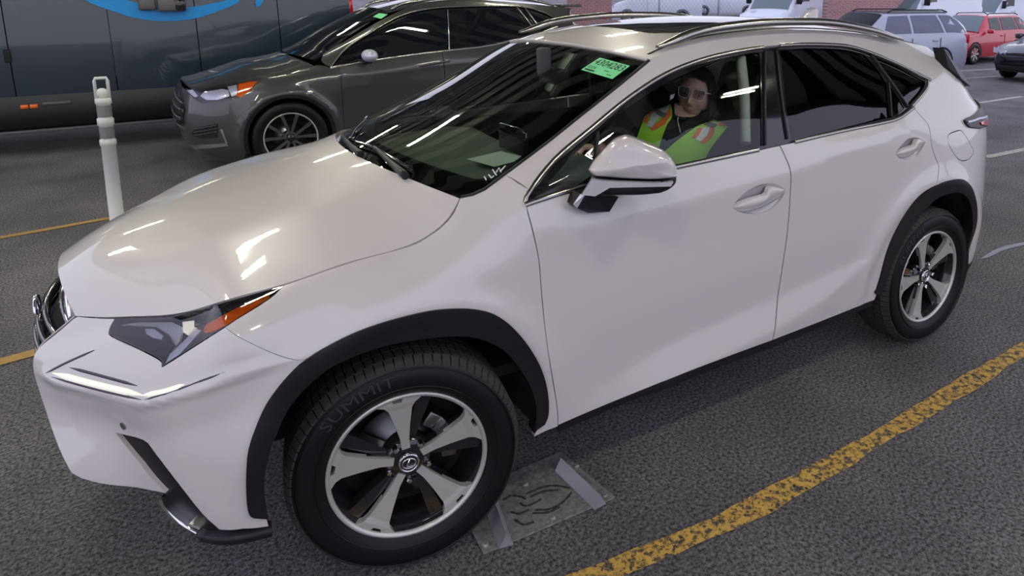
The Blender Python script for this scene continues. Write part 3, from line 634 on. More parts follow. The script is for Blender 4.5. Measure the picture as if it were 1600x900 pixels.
# head lamp
LP = empty('head_lamp', (0, 0, 0)); LP.parent = suv
LC = px([(280, 515)])[0]
def lampdepth(d): return dict(off=-d)
panel('lamp_housing', S, lamp_out, M['lampdark'], LP, h=.02, off=-.035, flange=0)
panel('housing_wall', S, shrink(lamp_out, .001), M['lampdark'], LP, holes=[shrink(lamp_out, .004)], h=.02, off=-.001, flange=.035)
panel('lamp_cover', S, shrink(lamp_out, .003), M['lens'], LP, h=.02, off=-.001, flange=0)
panel('amber_reflector', S, px(loop([(315,516.7),(318,507),(328,500.6)], [(328,500.6),(379,473.8),(419,458.5)], [(419,458.5),(420,462),(417,465)], [(417,465),(347,508.7),(320,519.4),(315,516.7)], n=4)), M['orange'], LP, h=.02, off=-.006, flange=.012)
for q, mm, of, nm in (([(182,504),(215,499),(262,499),(278,507),(274,530),(262,545),(240,522),(212,505)], 'silver', -.016, 'reflector'),
                   ([(216,507),(240,508),(258,520),(268,537),(262,545),(246,541),(222,528),(213,516)], 'lampdark', -.010, 'projector'),
                   ([(224,512),(238,512),(252,523),(250,529),(236,526),(226,520)], 'silver', -.006, 'projector_lens'),
                   ([(278,498),(296,496),(297,507),(286,520),(279,515)], 'drl', -.018, 'inner_lamp'),
                   ([(303,512),(262,552),(254,568),(262,566),(311,515)], 'silver', -.008, 'lamp_fin'),
                   ([(300,494),(318,489),(314,504),(299,508)], 'gloss', -.010, 'inner_panel')):
    panel(nm, S, px(q), M[mm], LP, h=.015, off=of, flange=.008)
LPR = empty('head_lamp'); LPR.parent = suv
for c in [c for c in LP.children if c.name.split('.')[0] in ('lamp_housing', 'lamp_cover', 'amber_reflector', 'reflector')]: mirrored(c, LPR)
# grille between the spindle edges
VG = np.linspace(.30, 1.0, 30)
EL = S(np.full(30, -1.15), VG)
def gr_fn(t, s):
    e = np.stack([np.interp(t, VG, EL[:, k]) for k in range(3)], 1); q = 1-s**2
    return np.stack([e[:, 0]-(.030+.02*np.clip((t-.75)/.15, 0, 1)-.03*np.clip((t-.9)/.1, 0, 1))*q+.02, -e[:, 1]*s, e[:, 2]+.02*np.clip((t-.8)/.2, 0, 1)*q], 1)
GS = Surf(gr_fn, (.30, 1.0), (-1, 1), n=60, mtr=(1, .4))
GR = empty('grille', (0, 0, 0)); GR.parent = suv
panel('grille_back', GS, np.array([(.47, s) for s in np.linspace(-.96, .96, 10)]+[(t, .97) for t in np.linspace(.5, .98, 18)]+[(.99, s) for s in np.linspace(.97, -.97, 10)]+[(t, -.97) for t in np.linspace(.98, .5, 18)]), M['dark'], GR, h=.05, off=-.03, flange=0)
for t in np.linspace(.50, .95, 10):
    ss = np.linspace(-.97, .97, 15); P_ = GS(np.full(15, t), ss); N_ = GS.normal(np.full(15, t), ss); strip('grille_bar', P_, -N_*np.sign(N_[:, :1]), .016, .010, M['gloss'], GR)
for s_ in (-1, 1):
    tt = np.linspace(.64, .99, 26); P_ = GS(tt, np.full(26, s_*.97)); N_ = GS.normal(tt, np.full(26, s_*.9)); N_ *= -np.sign(N_[:, :1]); strip('grille_surround', P_+N_*.012, N_, .008, .005, M['satin'], GR)
ss = np.linspace(-.97, .97, 20); P_ = GS(np.full(20, .985), ss); strip('grille_surround', P_+np.array([-.012, 0, .0]), np.tile([-1, 0, .3], (20, 1)), .026, .014, M['chrome'], GR)
# emblem in the grille: an upright oval ring with a slanted stroke letter
ec = gr_fn(np.array([.86]), np.array([0.]))[0]+np.array([-.012, 0, 0]); th = np.linspace(0, 2*PI, 33)
MB().tube([ec+np.array([0, .055*math.cos(t), .042*math.sin(t)]) for t in th], .006, 6, False).build('emblem', M['chrome'], GR)
MB().tube([ec+np.array([0, -.01, .035]), ec+np.array([0, .025, -.03]), ec+np.array([0, -.05, -.03])], .006, 6).build('emblem', M['chrome'], GR)
# ------------------------------------------------------------------ cladding
inner_f = crv([(418.7,808.6),(414,777),(412.5,745),(421,701),(430,680),(445,645),(465,617),(490,592),(520,570),(560,552),(600,539),(640,531),(680,526),(716,524),(748,528),(780,542),(800,560),(820,588),(832,614),(837,640),(834,676)], 3)
inner_r = crv([(1372,462),(1379,448),(1388,420),(1399.6,396),(1414,368),(1435,336),(1450,320),(1463.6,309),(1477.8,303),(1495.6,300),(1508,306),(1515,319),(1518,340),(1517,362),(1509,389)], 3)
def clad_panel(outer, inner, nm):
    o = px(outer); i = px(inner); return panel(nm, S, cat(o, i[::-1]), M['clad'], suv, h=.03, off=.007, flange=.045, mirror=True)
clad_panel(np.array(list(arch_f)+[(850,662),(838,670)]), inner_f, 'wheel_arch_trim')
clad_panel(np.array([(1366,458)]+list(arch_r)), inner_r, 'wheel_arch_trim')
# rocker trim
rk = cat(U['sill'], px([(1362,478.5),(1291,508.5),(1207,543.5),(1107,580),(1002,621),(940,646),(874,676)]))
panel('rocker_trim', S, rk, M['clad'], suv, h=.04, off=-.002, flange=.04, mirror=True)
# underbody and wheel houses
ub = MB(); ub.box((1.33, 0, .30), (1.70, 1.60, .10)); ub.build('underbody', M['dark'], suv)
MB().box((3.0, 0, .34), (.7, 1.1, .1)).build('underbody', M['dark'], suv)
MB().box((-.30, 0, .36), (.75, .9, .12)).build('underbody', M['dark'], suv)
MB().box((.0, 0, .62), (1.0, 1.10, .5)).build('engine_bay', M['dark'], suv)
for cx_ in (0, 2.63):
    for s_ in (-1, 1):
        G = []
        for a in np.linspace(math.radians(-8), math.radians(172), 26): G.append([(cx_+(.43)*math.cos(a), s_*y, .37+.43*math.sin(a)) for y in (.875, .80, .70, .55, .50)])
        mb = MB().grid(np.array(G)); mb.prism([(cx_+.43*math.cos(a), s_*.50, .37+.43*math.sin(a)) for a in np.linspace(math.radians(-8), math.radians(172), 26)], (0, -s_*.02, 0)); mb.build('wheel_liner', M['dark'], suv)
# ------------------------------------------------------------------ wheels
def text_mesh(body, size, ext=.0, font=None):
    c = bpy.data.curves.new('t', 'FONT'); c.body = body; c.size = size; c.extrude = ext; c.align_x = 'CENTER'; c.align_y = 'CENTER'; c.resolution_u = 2
    o = bpy.data.objects.new('t', c); COL.objects.link(o); bpy.context.view_layer.update()
    me = bpy.data.meshes.new_from_object(o.evaluated_get(bpy.context.evaluated_depsgraph_get())); bpy.data.objects.remove(o)
    V = np.array([v.co[:] for v in me.vertices]); F = [tuple(p.vertices) for p in me.polygons]; return V, F
M['spokegrey'] = mat('dull_grey_spoke', (.07, .07, .075), .45, .3)
def make_wheel(R=.352, lettering=True, style='blade', detail=True, rr=.238):
    w_ = empty('wheel')
    k = R/.352; prof = [(rr-.012, .095), (rr-.014, -.085), (rr-.002, -.098), (rr+.010, -.104), (.262*k, -.114), (.29*k, -.119), (.318*k, -.115), (.335*k, -.104), (.343*k, -.092), (.3445*k, -.08), (.3455*k, .08), (.34*k, .095), (.318*k, .115), (.28*k, .118), (rr+.004, .10), (rr-.012, .095)]
    ty = MB().lathe(prof, 96 if detail else 40).build('tyre', M['rubber'], w_)
    if detail:
        mb = MB(); nb = 76
        for (y0, y1, r0, r1, sk) in ((-.107, -.074, .336, .3520, .0), (-.068, -.030, .3515, .3525, .25), (-.024, .024, .3525, .3525, .0), (.030, .068, .3525, .3515, .25), (.074, .107, .3520, .336, .0)):
            for i in range(nb):
                a0 = 2*PI*i/nb; a1 = a0+2*PI/nb*.86; P = []
                for rr_, y in ((r0*k, y0), (r1*k, y1)):
                    for a in (a0, a1): aa = a+sk*y; P.append((rr_*math.cos(aa), y, rr_*math.sin(aa)))
                P2 = [(p[0]*.975, p[1], p[2]*.975) for p in P]; mb.add(P+P2, [(0, 1, 3, 2), (4, 6, 7, 5), (0, 4, 5, 1), (2, 3, 7, 6), (0, 2, 6, 4), (1, 5, 7, 3)], False)
        mb.build('tread', M['tread'], ty)['kind'] = 'stuff'
        for rg in (.268, .326): MB().lathe([(rg-.0015, -.113), (rg, -.1195), (rg+.0015, -.113)], 96).build('sidewall_ring', M['rubber'], ty)
    rim = MB().lathe([(rr-.014, .09), (rr-.03, .07), (rr-.035, 0), (rr-.03, -.06), (rr-.016, -.085), (rr-.010, -.097)], 72 if detail else 32).build('rim', M['rimblack'], w_)
    MB().lathe([(rr-.012, -.092), (rr-.011, -.100), (rr-.004, -.105), (rr+.001, -.1045), (rr+.003, -.098)], 96 if detail else 40).build('rim_lip', M['machined'], rim)
    MB().lathe([(.001, -.02), (.062, -.02), (.065, -.012), (.155, -.012), (.155, .012), (.001, .012)], 48).build('brake_disc', M['disc'], w_)
    MB().lathe([(.001, .03), (rr-.03, .03)], 32).build('back_plate', M['dark'], w_)
    MB().lathe([(.001, -.075), (.05, -.074), (.068, -.068), (.075, -.03), (.07, .0)], 40).build('hub', M['rimblack'], w_)
    cal = MB()
    for a in np.linspace(-.5, .5, 5): cal.box((.13*math.cos(a+.4), -.03, .13*math.sin(a+.4)), (.05, .05, .045), R=[[math.cos(a+.4), 0, -math.sin(a+.4)], [0, 1, 0], [math.sin(a+.4), 0, math.cos(a+.4)]], bev=.006)
    if detail: cal.build('brake_caliper', M['disc'], w_)
    pol = lambda r, a, y: (r*math.cos(a), y, r*math.sin(a))
    if style == 'blade':
        A0 = math.radians(95)
        for i in range(5):
            a = A0-i*2*PI/5
            # machined blade: narrow at hub, wide and notched at the rim ("clockwise" is minus)
            pl = [(.046, .30, -.078), (.085, .16, -.081), (.15, .165, -.088), (.195, .175, -.093), (.212, .21, -.0965), (.228, .30, -.0985), (.228, .10, -.0985), (.216, .075, -.098), (.215, -.035, -.098), (.228, -.06, -.0985), (.228, -.30, -.0985), (.208, -.215, -.0965), (.19, -.185, -.092), (.13, -.165, -.086), (.08, -.16, -.081), (.046, -.25, -.078)]
            top = [pol(r, a+d, y) for r, d, y in pl]; n = len(top); mb = MB(); mb.add(top+[(p[0], p[1]+.022, p[2]) for p in top], [tuple(range(n))]+[(j, n+j, n+(j+1) % n, (j+1) % n) for j in range(n)], False); mb.build('spoke', M['machined'], rim)
            # black body behind the blade and the secondary spoke beside it
            for dd, w0, w1, ys in ((0, .30, .13, .004), (-.36, .22, .10, .012)):
                q = [pol(.05, a+dd*.6+w0, -.070+ys), pol(.222, a+dd+w1, -.088+ys), pol(.222, a+dd-w1, -.088+ys), pol(.05, a+dd*.6-w0, -.070+ys)]; mb = MB(); mb.add(q+[(p[0]*1, p[1]+.04, p[2]) for p in q], [(0, 1, 2, 3), (0, 4, 5, 1), (1, 5, 6, 2), (2, 6, 7, 3)], False); mb.build('spoke_web', M['rimblack'], rim)
            la = a+math.radians(30)
            c = pol(.062, la, -.079); mb = MB(); mb.lathe([(.001, -.012), (.007, -.011), (.009, -.006), (.0095, .012)], 6, c=c, smooth=False); mb.build('lug_nut', M['chrome'], w_)
        MB().lathe([(.001, -.088), (.024, -.088), (.028, -.086), (.031, -.080), (.031, -.06)], 40).build('hub_cap', M['rimblack'], w_)
        hc_ = MB().lathe([(.025, -.087), (.0265, -.091), (.030, -.089), (.0315, -.082)], 40).build('cap_ring', M['chrome'], w_)
        MB().tube([(.002, -.0905, .016), (-.008, -.0905, -.010), (.014, -.0905, -.010)], .0028, 6).build('cap_emblem', M['chrome'], w_)
        th = np.linspace(0, 2*PI, 25); MB().tube([(.020*math.cos(t), -.0895, .016*math.sin(t)) for t in th], .0022, 6, False).build('cap_emblem', M['chrome'], w_)
    else:
        nsp = 5
        for i in range(nsp*2):
            a = 2*PI*(i//2)/nsp+(.16 if i % 2 else -.16)+.3; a2 = 2*PI*(i//2)/nsp+(.30 if i % 2 else -.30)+.3
            q = [pol(.04, a+.25, -.075), pol(rr-.01, a2+.07, -.095), pol(rr-.01, a2-.07, -.095), pol(.04, a-.25, -.075)]; mb = MB(); mb.add(q+[(p[0], p[1]+.03, p[2]) for p in q], [(0, 1, 2, 3), (0, 4, 5, 1), (1, 5, 6, 2), (2, 6, 7, 3)], False); mb.build('spoke', M['machined'] if style == 'silver' else M['spokegrey'], rim)
        MB().lathe([(.001, -.085), (.03, -.084), (.035, -.07)], 24).build('hub_cap', M['rimblack'], w_)
    if lettering:
        V, F = text_mesh('SUMMIT', .046, .0012)
        for c_, flip in ((math.radians(118), 0),):
            V2 = []
            for x, y, z in V*np.array([1.45, 1, 1]): a = c_-x/.30; r = .300+y; yy = -.1195+abs(r-.29)*.06; V2.append((r*math.cos(a), yy-z, r*math.sin(a)))
            mb = MB(); mb.add(V2, F, False); mb.build('tyre_lettering', M['sidetext'], ty)
    return w_
wf_ = make_wheel(); wf_.parent = suv; wf_.location = (0, -.79, .352); wf_.rotation_euler = (0, 0, -.1667)
def copy_tree(o, parent=None):
    c = o.copy(); COL.objects.link(c); c.parent = parent
    for ch in o.children: copy_tree(ch, c)
    return c
for x_, s_, rz in ((2.66, 1, 0), (0, -1, PI-.1667), (2.66, -1, PI)):
    c = copy_tree(wf_, suv); c.location = (x_, -.79*s_, .352); c.rotation_euler = (0, 0, rz)
    if s_ == 1: c.rotation_euler = (0, math.radians(-14), 0)
# ------------------------------------------------------------------ door mirror
M['silvertrim'] = mat('bright_silver_trim', (.80, .80, .82), .25, .55)
MR = empty('side_mirror', (0, 0, 0)); MR.parent = suv
def mpt(q): f_ = (q[0]-920)/137; return aty(q[0], q[1], -.92-.15*f_)
MN = np.cross(mpt((1057, 250))-mpt((920, 250)), np.array([0, 0, 1.])); MN /= np.linalg.norm(MN)
if MN@(AC-mpt((980, 250))) < 0: MN = -MN
def pillow(name, outline, cen, hgt, depth, m, parent, power=4, crease=None, n=9):
    O = np.array([mpt(q) for q in outline]); c = mpt(cen); G = []
    for r in np.linspace(0.0001, 1, n)**.7:
        row = c+(O-c)*r; hh = hgt*np.sqrt(np.clip(1-r**power, 0, 1)); row = row+MN*hh
        if crease is not None:
            for i_, q in enumerate(np.array(cen)+(np.array(outline)-np.array(cen))*r):
                d = q[1]-np.interp(q[0], *crease); row[i_] += MN*(-.010*min(1, abs(d)/14)+.006) if r < .98 else 0
        G.append(row)
    for dd, sc in ((.015, 1.0), (depth*.6, .97), (depth, .9)): G.append(c+(O-c)*sc-MN*dd)
    mb = MB().grid(np.array(G), closed_v=True); mb.add(G[-1], [tuple(range(len(O)))]); return mb.build(name, m, parent)
cap_o = loop([(919.6,265.6),(927.6,254),(943.6,236),(959.6,221),(977,215),(991.6,217.5),(1020,229),(1037.8,237),(1050,248.7),(1056.5,261),(1057.7,272)], [(1057.7,272),(1055.6,277),(1020,279.5),(966.7,277.5),(925.8,273.6)], [(925.8,273.6),(919.6,265.6)], n=4)
pillow('mirror_cap', cap_o, (992, 253), .045, .09, M[W], MR, 4, ([920, 985, 1040], [266, 256, 247]))
low_o = loop([(925.8,274.5),(966.7,278.5),(1020,280.5),(1057,275)], [(1057,275),(1055.6,286),(1046.7,295),(1034,300)], [(1034,300),(1002,303),(966.7,303.5),(940,305)], [(940,305),(925,300),(914,298)], [(914,298),(925.8,274.5)], n=4)
pillow('mirror_base', low_o, (985, 290), .036, .08, M['clad'], MR, 4)
A = [mpt((924,276)), mpt((966,279)), mpt((1020,281)), mpt((1050,279)), mpt((1046,286)), mpt((1000,287)), mpt((952,288)), mpt((930,301)), mpt((909,299))]
MB().prism([p+MN*.043 for p in A], -MN*.02).build('chrome_strip', M['silvertrim'], MR)
foot = [aty(897,315,-.875), aty(907,298,-.875), aty(927,296,-.885), aty(966,303,-.90), aty(952,326,-.885), aty(919,328,-.88), aty(901,320,-.875)]
mb = MB(); top = [p+MN*.03 for p in foot]; mb.prism([p+MN*.035 for p in foot], (-.0, .09, 0)); mb.build('mirror_foot', M['clad'], MR)
MB().prism([p+MN*.04 for p in (aty(896,314,-.875), aty(907,298,-.875), aty(915,298,-.88), aty(902,320,-.875))], -MN*.01).build('chrome_strip', M['silvertrim'], MR)
MRR = empty('side_mirror'); MRR.parent = suv
for c in list(MR.children): mirrored(c, MRR)
MRR.location = (.10, -.06, -.09)
# ------------------------------------------------------------------ wipers, stickers
def ws_at(q, off): uv = WS.inv([q]); return WS(uv[:, 0], uv[:, 1])[0]+WS.normal(uv[:, 0], uv[:, 1])[0]*off
for arm, blade in (([(636,290),(612,262),(588,238)], [(553,224),(585,235),(612,250),(643,268)]), ([(566,250),(552,238),(538,222)], [(546,224),(556,206),(575,187)])):
    wp = empty('wiper', (0, 0, 0)); wp.parent = suv
    P_ = crv([ws_at(q, .022) for q in arm], 5); MB().tube(P_, np.linspace(.014, .007, len(P_)), 8).build('wiper_arm', M['clad'], wp)
    P_ = crv([ws_at(q, .012) for q in blade], 5); MB().tube(P_, .007, 8).build('wiper_blade', M['gloss'], wp)
def decal(name, S_, quad, m, parent, off, nx=6, ny=5):
    uv = S_.inv(quad); G = []
    for i in np.linspace(0, 1, nx):
        row = []
        for j in np.linspace(0, 1, ny):
            q = uv[0]*(1-i)*(1-j)+uv[1]*i*(1-j)+uv[2]*i*j+uv[3]*(1-i)*j; row.append(S_([q[0]], [q[1]])[0]+S_.normal(np.array([q[0]]), np.array([q[1]]))[0]*off)
        G.append(row)
    return MB().grid(np.array(G)).build(name, m, parent, fixn=False)
def decal_text(name, S_, quad, body, m, parent, off, squeeze=1.0):
    V, F = text_mesh(body, 1.0); lo, hi = V.min(0), V.max(0); T_ = (V-lo)/np.maximum(hi-lo, 1e-6); uv = S_.inv(quad); i = T_[:, 0:1]; j = 1-T_[:, 1:2]
    q = uv[0]*(1-i)*(1-j)+uv[1]*i*(1-j)+uv[2]*i*j+uv[3]*(1-i)*j; P = S_(q[:, 0], q[:, 1])+S_.normal(q[:, 0], q[:, 1])*off
    mb = MB(); mb.add(P, F, False); return mb.build(name, m, parent, fixn=False)
# sticker corners clockwise from top left
SQ = [(937.5,91),(984.5,104),(957,124.5),(908,110)]
STK = decal('auction_sticker', WS, SQ, M['gsticker'], WIND, .003)
STK['label'] = 'green paper sticker with lot number'
def sub(Q, a, b, c, d):
    Q = np.array(Q, float); f = lambda i, j: Q[0]*(1-i)*(1-j)+Q[1]*i*(1-j)+Q[2]*i*j+Q[3]*(1-i)*j; return [f(a, b), f(c, b), f(c, d), f(a, d)]
decal_text('lot_number', WS, sub(SQ, .06, .08, .97, .48), '4304283', M['ink'], STK, .005)
decal_text('sticker_line', WS, sub(SQ, .06, .58, .30, .76), 'ELIDA', M['ink'], STK, .005)
decal('sticker_bar', WS, sub(SQ, .06, .84, .36, .93), M['ink'], STK, .005)
decal('sticker_bar', WS, sub(SQ, .56, .66, .72, .70), M['ink'], STK, .005)
decal('sticker_bar', WS, sub(SQ, .74, .84, .88, .88), M['ink'], STK, .005)
for q in ([(757,277),(760,282)], [(764,274),(768,279),(772,276)], [(770,266),(776,275)], [(776,270),(780,263),(783,270)], [(783,268),(790,260)]):
    MB().tube([ws_at(p, .003) for p in q], .0022, 5).build('window_marker', M['white'], WIND)
# ------------------------------------------------------------------ interior
INT = empty('cabin', (0, 0, 0)); INT.parent = suv
G = []
for y in np.linspace(-.72, .72, 12):
    b = .04*(1-abs(y/.72)**2); G.append([(x-b, y, z) for x, z in ((.22, 1.02), (.45, 1.055), (.75, 1.07), (.90, 1.05), (.96, .98), (.95, .85), (.90, .70), (.85, .5))])
MB().grid(np.array(G)).build('dashboard', M['dash'], INT)
G = []
for y in np.linspace(-.62, -.20, 8):
    s_ = math.sin(PI*(y+.62)/.42); G.append([(x, y, 1.05+h_*s_) for x, h_ in ((.62, 0), (.70, .05), (.80, .075), (.92, .06), (.97, .0))])
MB().grid(np.array(G)).build('instrument_hood', M['dash'], INT)
MB().box((.80, 0.02, 1.115), (.03, .26, .12), bev=.01).build('display_screen', M['gloss'], INT)
MB().box((.92, 0, .70), (.3, .28, .3), bev=.03).build('console', M['int'], INT)
MB().box((1.45, 0, .62), (1.1, .22, .28), bev=.03).build('console', M['int'], INT)
def seat(x, y, m, sc=1.0):
    s_ = empty('seat', (0, 0, 0)); s_.parent = INT
    MB().box((x-.22, y, .66), (.52, .50, .16), bev=.06).build('seat_cushion', m, s_)
    a = math.radians(18); R_ = [[math.cos(a), 0, math.sin(a)], [0, 1, 0], [-math.sin(a), 0, math.cos(a)]]
    MB().box((x+.10, y, .98), (.15, .50, .62), R=R_, bev=.06).build('seat_back', m, s_)
    MB().box((x+.21, y, 1.36), (.11, .26, .17), R=R_, bev=.045).build('head_rest', m, s_)
seat(1.58, -.40, M['int']); seat(1.58, .40, M['int']); seat(2.45, -.38, M['int']); seat(2.45, .38, M['int'])
# steering wheel
a = math.radians(25); cw = np.array([1.03, -.40, 1.02]); ex = np.array([math.sin(a), 0, math.cos(a)]); ey = np.array([0, 1., 0]); th = np.linspace(0, 2*PI, 41)
sw = empty('steering_wheel', (0, 0, 0)); sw.parent = INT
MB().tube([cw+.185*(math.cos(t)*ey+math.sin(t)*ex) for t in th], .016, 10, False).build('wheel_rim', M['int'], sw)
mb = MB(); mb.ell(cw, (.045, .075, .065))
for t in (0, PI, -PI/2): mb.tube([cw, cw+.18*(math.cos(t)*ey+math.sin(t)*ex)], .018, 8)
mb.build('wheel_spoke', M['int'], sw)
MB().tube([cw+np.array([-.02, 0, -.01]), cw+np.array([-.25, 0, -.12])], .03, 10).build('column', M['int'], sw)
# inner door cards, floor, headliner, pillar trims
for s_ in (-1, 1):
    MB().box((1.35, s_*.80, .76), (1.75, .03, .66), bev=.01).build('door_card', M['int'], INT)
    uvp = S.inv([(1172,92),(1178,150),(1180,228)], vr=(1.03, 1.6)); 
    P_ = np.array([S([q[0]], [q[1]])[0] for q in uvp]); P_ = crv(P_, 6); P_[:, 1] = s_*(np.abs(P_[:, 1])-.055); MB().tube(P_, [.022]*len(P_), 8).build('pillar_trim', M['beige'], INT)
    MB().tube([(1.62, s_*.68, 1.42), (1.60, s_*.60, 1.05), (1.55, s_*.64, .7)], .02, 4).build('seat_belt', M['int'], INT)
MB().box((1.5, 0, .50), (2.4, 1.55, .04)).build('cabin_floor', M['dark'], INT)
hl_ = RF(np.repeat(np.linspace(1.12, 3.05, 16), 9), np.tile(np.linspace(-.97, .97, 9), 16)).reshape(16, 9, 3)-np.array([0, 0, .045]); MB().grid(hl_).build('headliner', M['int'], INT)
MB().box((3.02, 0, .90), (.04, 1.4, .8)).build('cargo_wall', M['int'], INT)
im = ws_at((846, 110), -.03); MB().box(im+np.array([.05, 0, 0]), (.03, .24, .07), bev=.012).build('rear_view_mirror', M['int'], INT)
MB().box(im+np.array([.0, 0, .06]), (.05, .05, .12), bev=.01).build('mirror_mount', M['int'], INT)
# paper lying on the dashboard behind the glass
pp = [np.array([*atz(745,243,1.085)]), np.array([*atz(803,247,1.085)]), np.array([*atz(780,272,1.085)]), np.array([*atz(747,270,1.085)])]
# ------------------------------------------------------------------ ground, lines, canopy
def nodes(m): return m.node_tree, m.node_tree.nodes, m.node_tree.links
def asphalt(name, base=(0.055, 0.052, 0.054)):
    m = mat(name, base, 0.75); t, n, l = nodes(m); b = n['Principled BSDF']; b.inputs['Specular IOR Level'].default_value = .35
    tc = n.new('ShaderNodeTexCoord'); a = n.new('ShaderNodeTexNoise'); a.inputs['Scale'].default_value = 75; a.inputs['Detail'].default_value = 5; a.inputs['Roughness'].default_value = .75
    v = n.new('ShaderNodeTexVoronoi'); v.inputs['Scale'].default_value = 95; c = n.new('ShaderNodeTexNoise'); c.inputs['Scale'].default_value = 1.3; c.inputs['Detail'].default_value = 6
    for q in (a, v, c): l.new(tc.outputs['Object'], q.inputs['Vector'])
    r1 = n.new('ShaderNodeValToRGB'); e = r1.color_ramp.elements; e[0].position = .38; e[0].color = (*[k*.16 for k in base], 1); e[1].position = .64; e[1].color = (*[k*2.1 for k in base], 1)
    r2 = n.new('ShaderNodeValToRGB'); e = r2.color_ramp.elements; e[0].position = .3; e[0].color = (.62, .62, .62, 1); e[1].position = .72; e[1].color = (1.25, 1.22, 1.2, 1)
    r3 = n.new('ShaderNodeValToRGB'); e = r3.color_ramp.elements; e[0].position = .035; e[0].color = (1, 1, 1, 1); e[1].position = .10; e[1].color = (0, 0, 0, 1)
    l.new(a.outputs['Fac'], r1.inputs[0]); l.new(c.outputs['Fac'], r2.inputs[0]); l.new(v.outputs['Distance'], r3.inputs[0])
    mx = n.new('ShaderNodeMix'); mx.data_type = 'RGBA'; mx.blend_type = 'MULTIPLY'; mx.inputs['Factor'].default_value = 1; l.new(r1.outputs[0], mx.inputs[6]); l.new(r2.outputs[0], mx.inputs[7])
    wn = n.new('ShaderNodeTexWhiteNoise'); l.new(v.outputs['Color'], wn.inputs['Vector']); gt = n.new('ShaderNodeMath'); gt.operation = 'GREATER_THAN'; gt.inputs[1].default_value = .8; l.new(wn.outputs['Value'], gt.inputs[0])
    ml = n.new('ShaderNodeMath'); ml.operation = 'MULTIPLY'; l.new(gt.outputs[0], ml.inputs[0]); l.new(r3.outputs[0], ml.inputs[1])
    m2 = n.new('ShaderNodeMix'); m2.data_type = 'RGBA'; l.new(ml.outputs[0], m2.inputs['Factor']); l.new(mx.outputs[2], m2.inputs[6]); m2.inputs[7].default_value = (.50, .48, .45, 1); l.new(m2.outputs[2], b.inputs['Base Color'])
    bp = n.new('ShaderNodeBump'); bp.inputs['Strength'].default_value = 1.0; bp.inputs['Distance'].default_value = .022; l.new(a.outputs['Fac'], bp.inputs['Height']); l.new(bp.outputs[0], b.inputs['Normal'])
    return m
M['asphalt'] = asphalt('asphalt', (0.21, 0.195, 0.20)); M['asphalt_out'] = asphalt('weathered_asphalt', (0.25,0.235,0.25))
def worn(name, col, thr=.5, scale=28):
    m = mat(name, col, .75); t, n, l = nodes(m); b = n['Principled BSDF']; tc = n.new('ShaderNodeTexCoord'); a = n.new('ShaderNodeTexNoise'); a.inputs['Scale'].default_value = scale; a.inputs['Detail'].default_value = 8; a.inputs['Roughness'].default_value = .8; l.new(tc.outputs['Object'], a.inputs['Vector'])
    r = n.new('ShaderNodeValToRGB'); e = r.color_ramp.elements; e[0].position = thr-.06; e[0].color = (0, 0, 0, 1); e[1].position = thr; e[1].color = (1, 1, 1, 1); l.new(a.outputs['Fac'], r.inputs[0]); l.new(r.outputs[0], b.inputs['Alpha'])
    r2 = n.new('ShaderNodeValToRGB'); e = r2.color_ramp.elements; e[0].position = .4; e[0].color = (*[c*.6 for c in col], 1); e[1].position = .62; e[1].color = (*col, 1); l.new(a.outputs['Fac'], r2.inputs[0]); l.new(r2.outputs[0], b.inputs['Base Color'])
    bp = n.new('ShaderNodeBump'); bp.inputs['Strength'].default_value = .8; bp.inputs['Distance'].default_value = .008; l.new(a.outputs['Fac'], bp.inputs['Height']); l.new(bp.outputs[0], b.inputs['Normal']); return m
M['yellow'] = worn('worn_yellow_paint', (0.80, 0.48, 0.10), .50, 34); M['yellow2'] = mat('yellow_paint', (0.42, 0.25, 0.07), .7, bump=.3, bscale=120, vary=.2); M['offwhite'] = worn('worn_white_paint', (0.62, 0.58, 0.48), .36, 14)
def lotz(x, y):
    d = (x+.57)*.549+(y+2.81)*.836; return np.clip(d-27, 0, None)*.045
xs = np.concatenate([np.linspace(-40, -10, 7), np.linspace(-8, 20, 15), np.linspace(24, 140, 24)]); ys = np.concatenate([np.linspace(-40, -10, 5), np.linspace(-8, 20, 15), np.linspace(24, 140, 24)])
X_, Y_ = np.meshgrid(xs, ys, indexing='ij'); 
gnd = MB().grid(np.stack([X_, Y_, lotz(X_, Y_)], -1), smooth=True).build('ground', M['asphalt'], fixn=False); setk(gnd, kind='structure', label='dark coarse asphalt lot')
def line(pts, wd, m, name='painted_line', z=.004, label='', cat_='line', group=None, wob=0.0):
    P = resample(np.array(pts), .07, False); P = P if len(P) < 12 else np.concatenate([P[:3], np.stack([np.convolve(P[:, c], np.ones(7)/7, 'valid') for c in range(3)], 1), P[-3:]]); k = len(P); G = []
    for i in range(k):
        t = P[min(i+1, k-1)]-P[max(i-1, 0)]; t = t[:2]/np.linalg.norm(t[:2]); b = np.array([-t[1], t[0]]); j = wob*(math.sin(i*1.7)+.6*math.sin(i*.73+1)); w2 = wd/2*(1+wob*14*math.sin(i*.31)+wob*10*math.sin(i*.77))
        G.append([(P[i][0]+b[0]*(a*w2+j*.3), P[i][1]+b[1]*(a*w2+j*.3), lotz(P[i][0], P[i][1])+z) for a in (-1, 1)])
    o = MB().grid(np.array(G)).build(name, m, fixn=False); setk(o, label, cat_, group); return o
yl = [np.array([-4.5, -.95, 0]), np.array([-2.0, -1.08, 0]), np.array([-.6, -1.17, 0])]+[atz(*q) for q in ((900,912),(945,893),(1030,862),(1100,832),(1160,806),(1206,778),(1250,756),(1290,736),(1300,723),(1350,700),(1400,668),(1464,630),(1530,588),(1600,546),(1650,514))]+[np.array([5.0, -1.10, 0]), np.array([8.0, -1.0, 0])]
line(yl, .085, M['yellow'], label='worn crooked yellow line on the asphalt in front of the white suv', wob=.008)
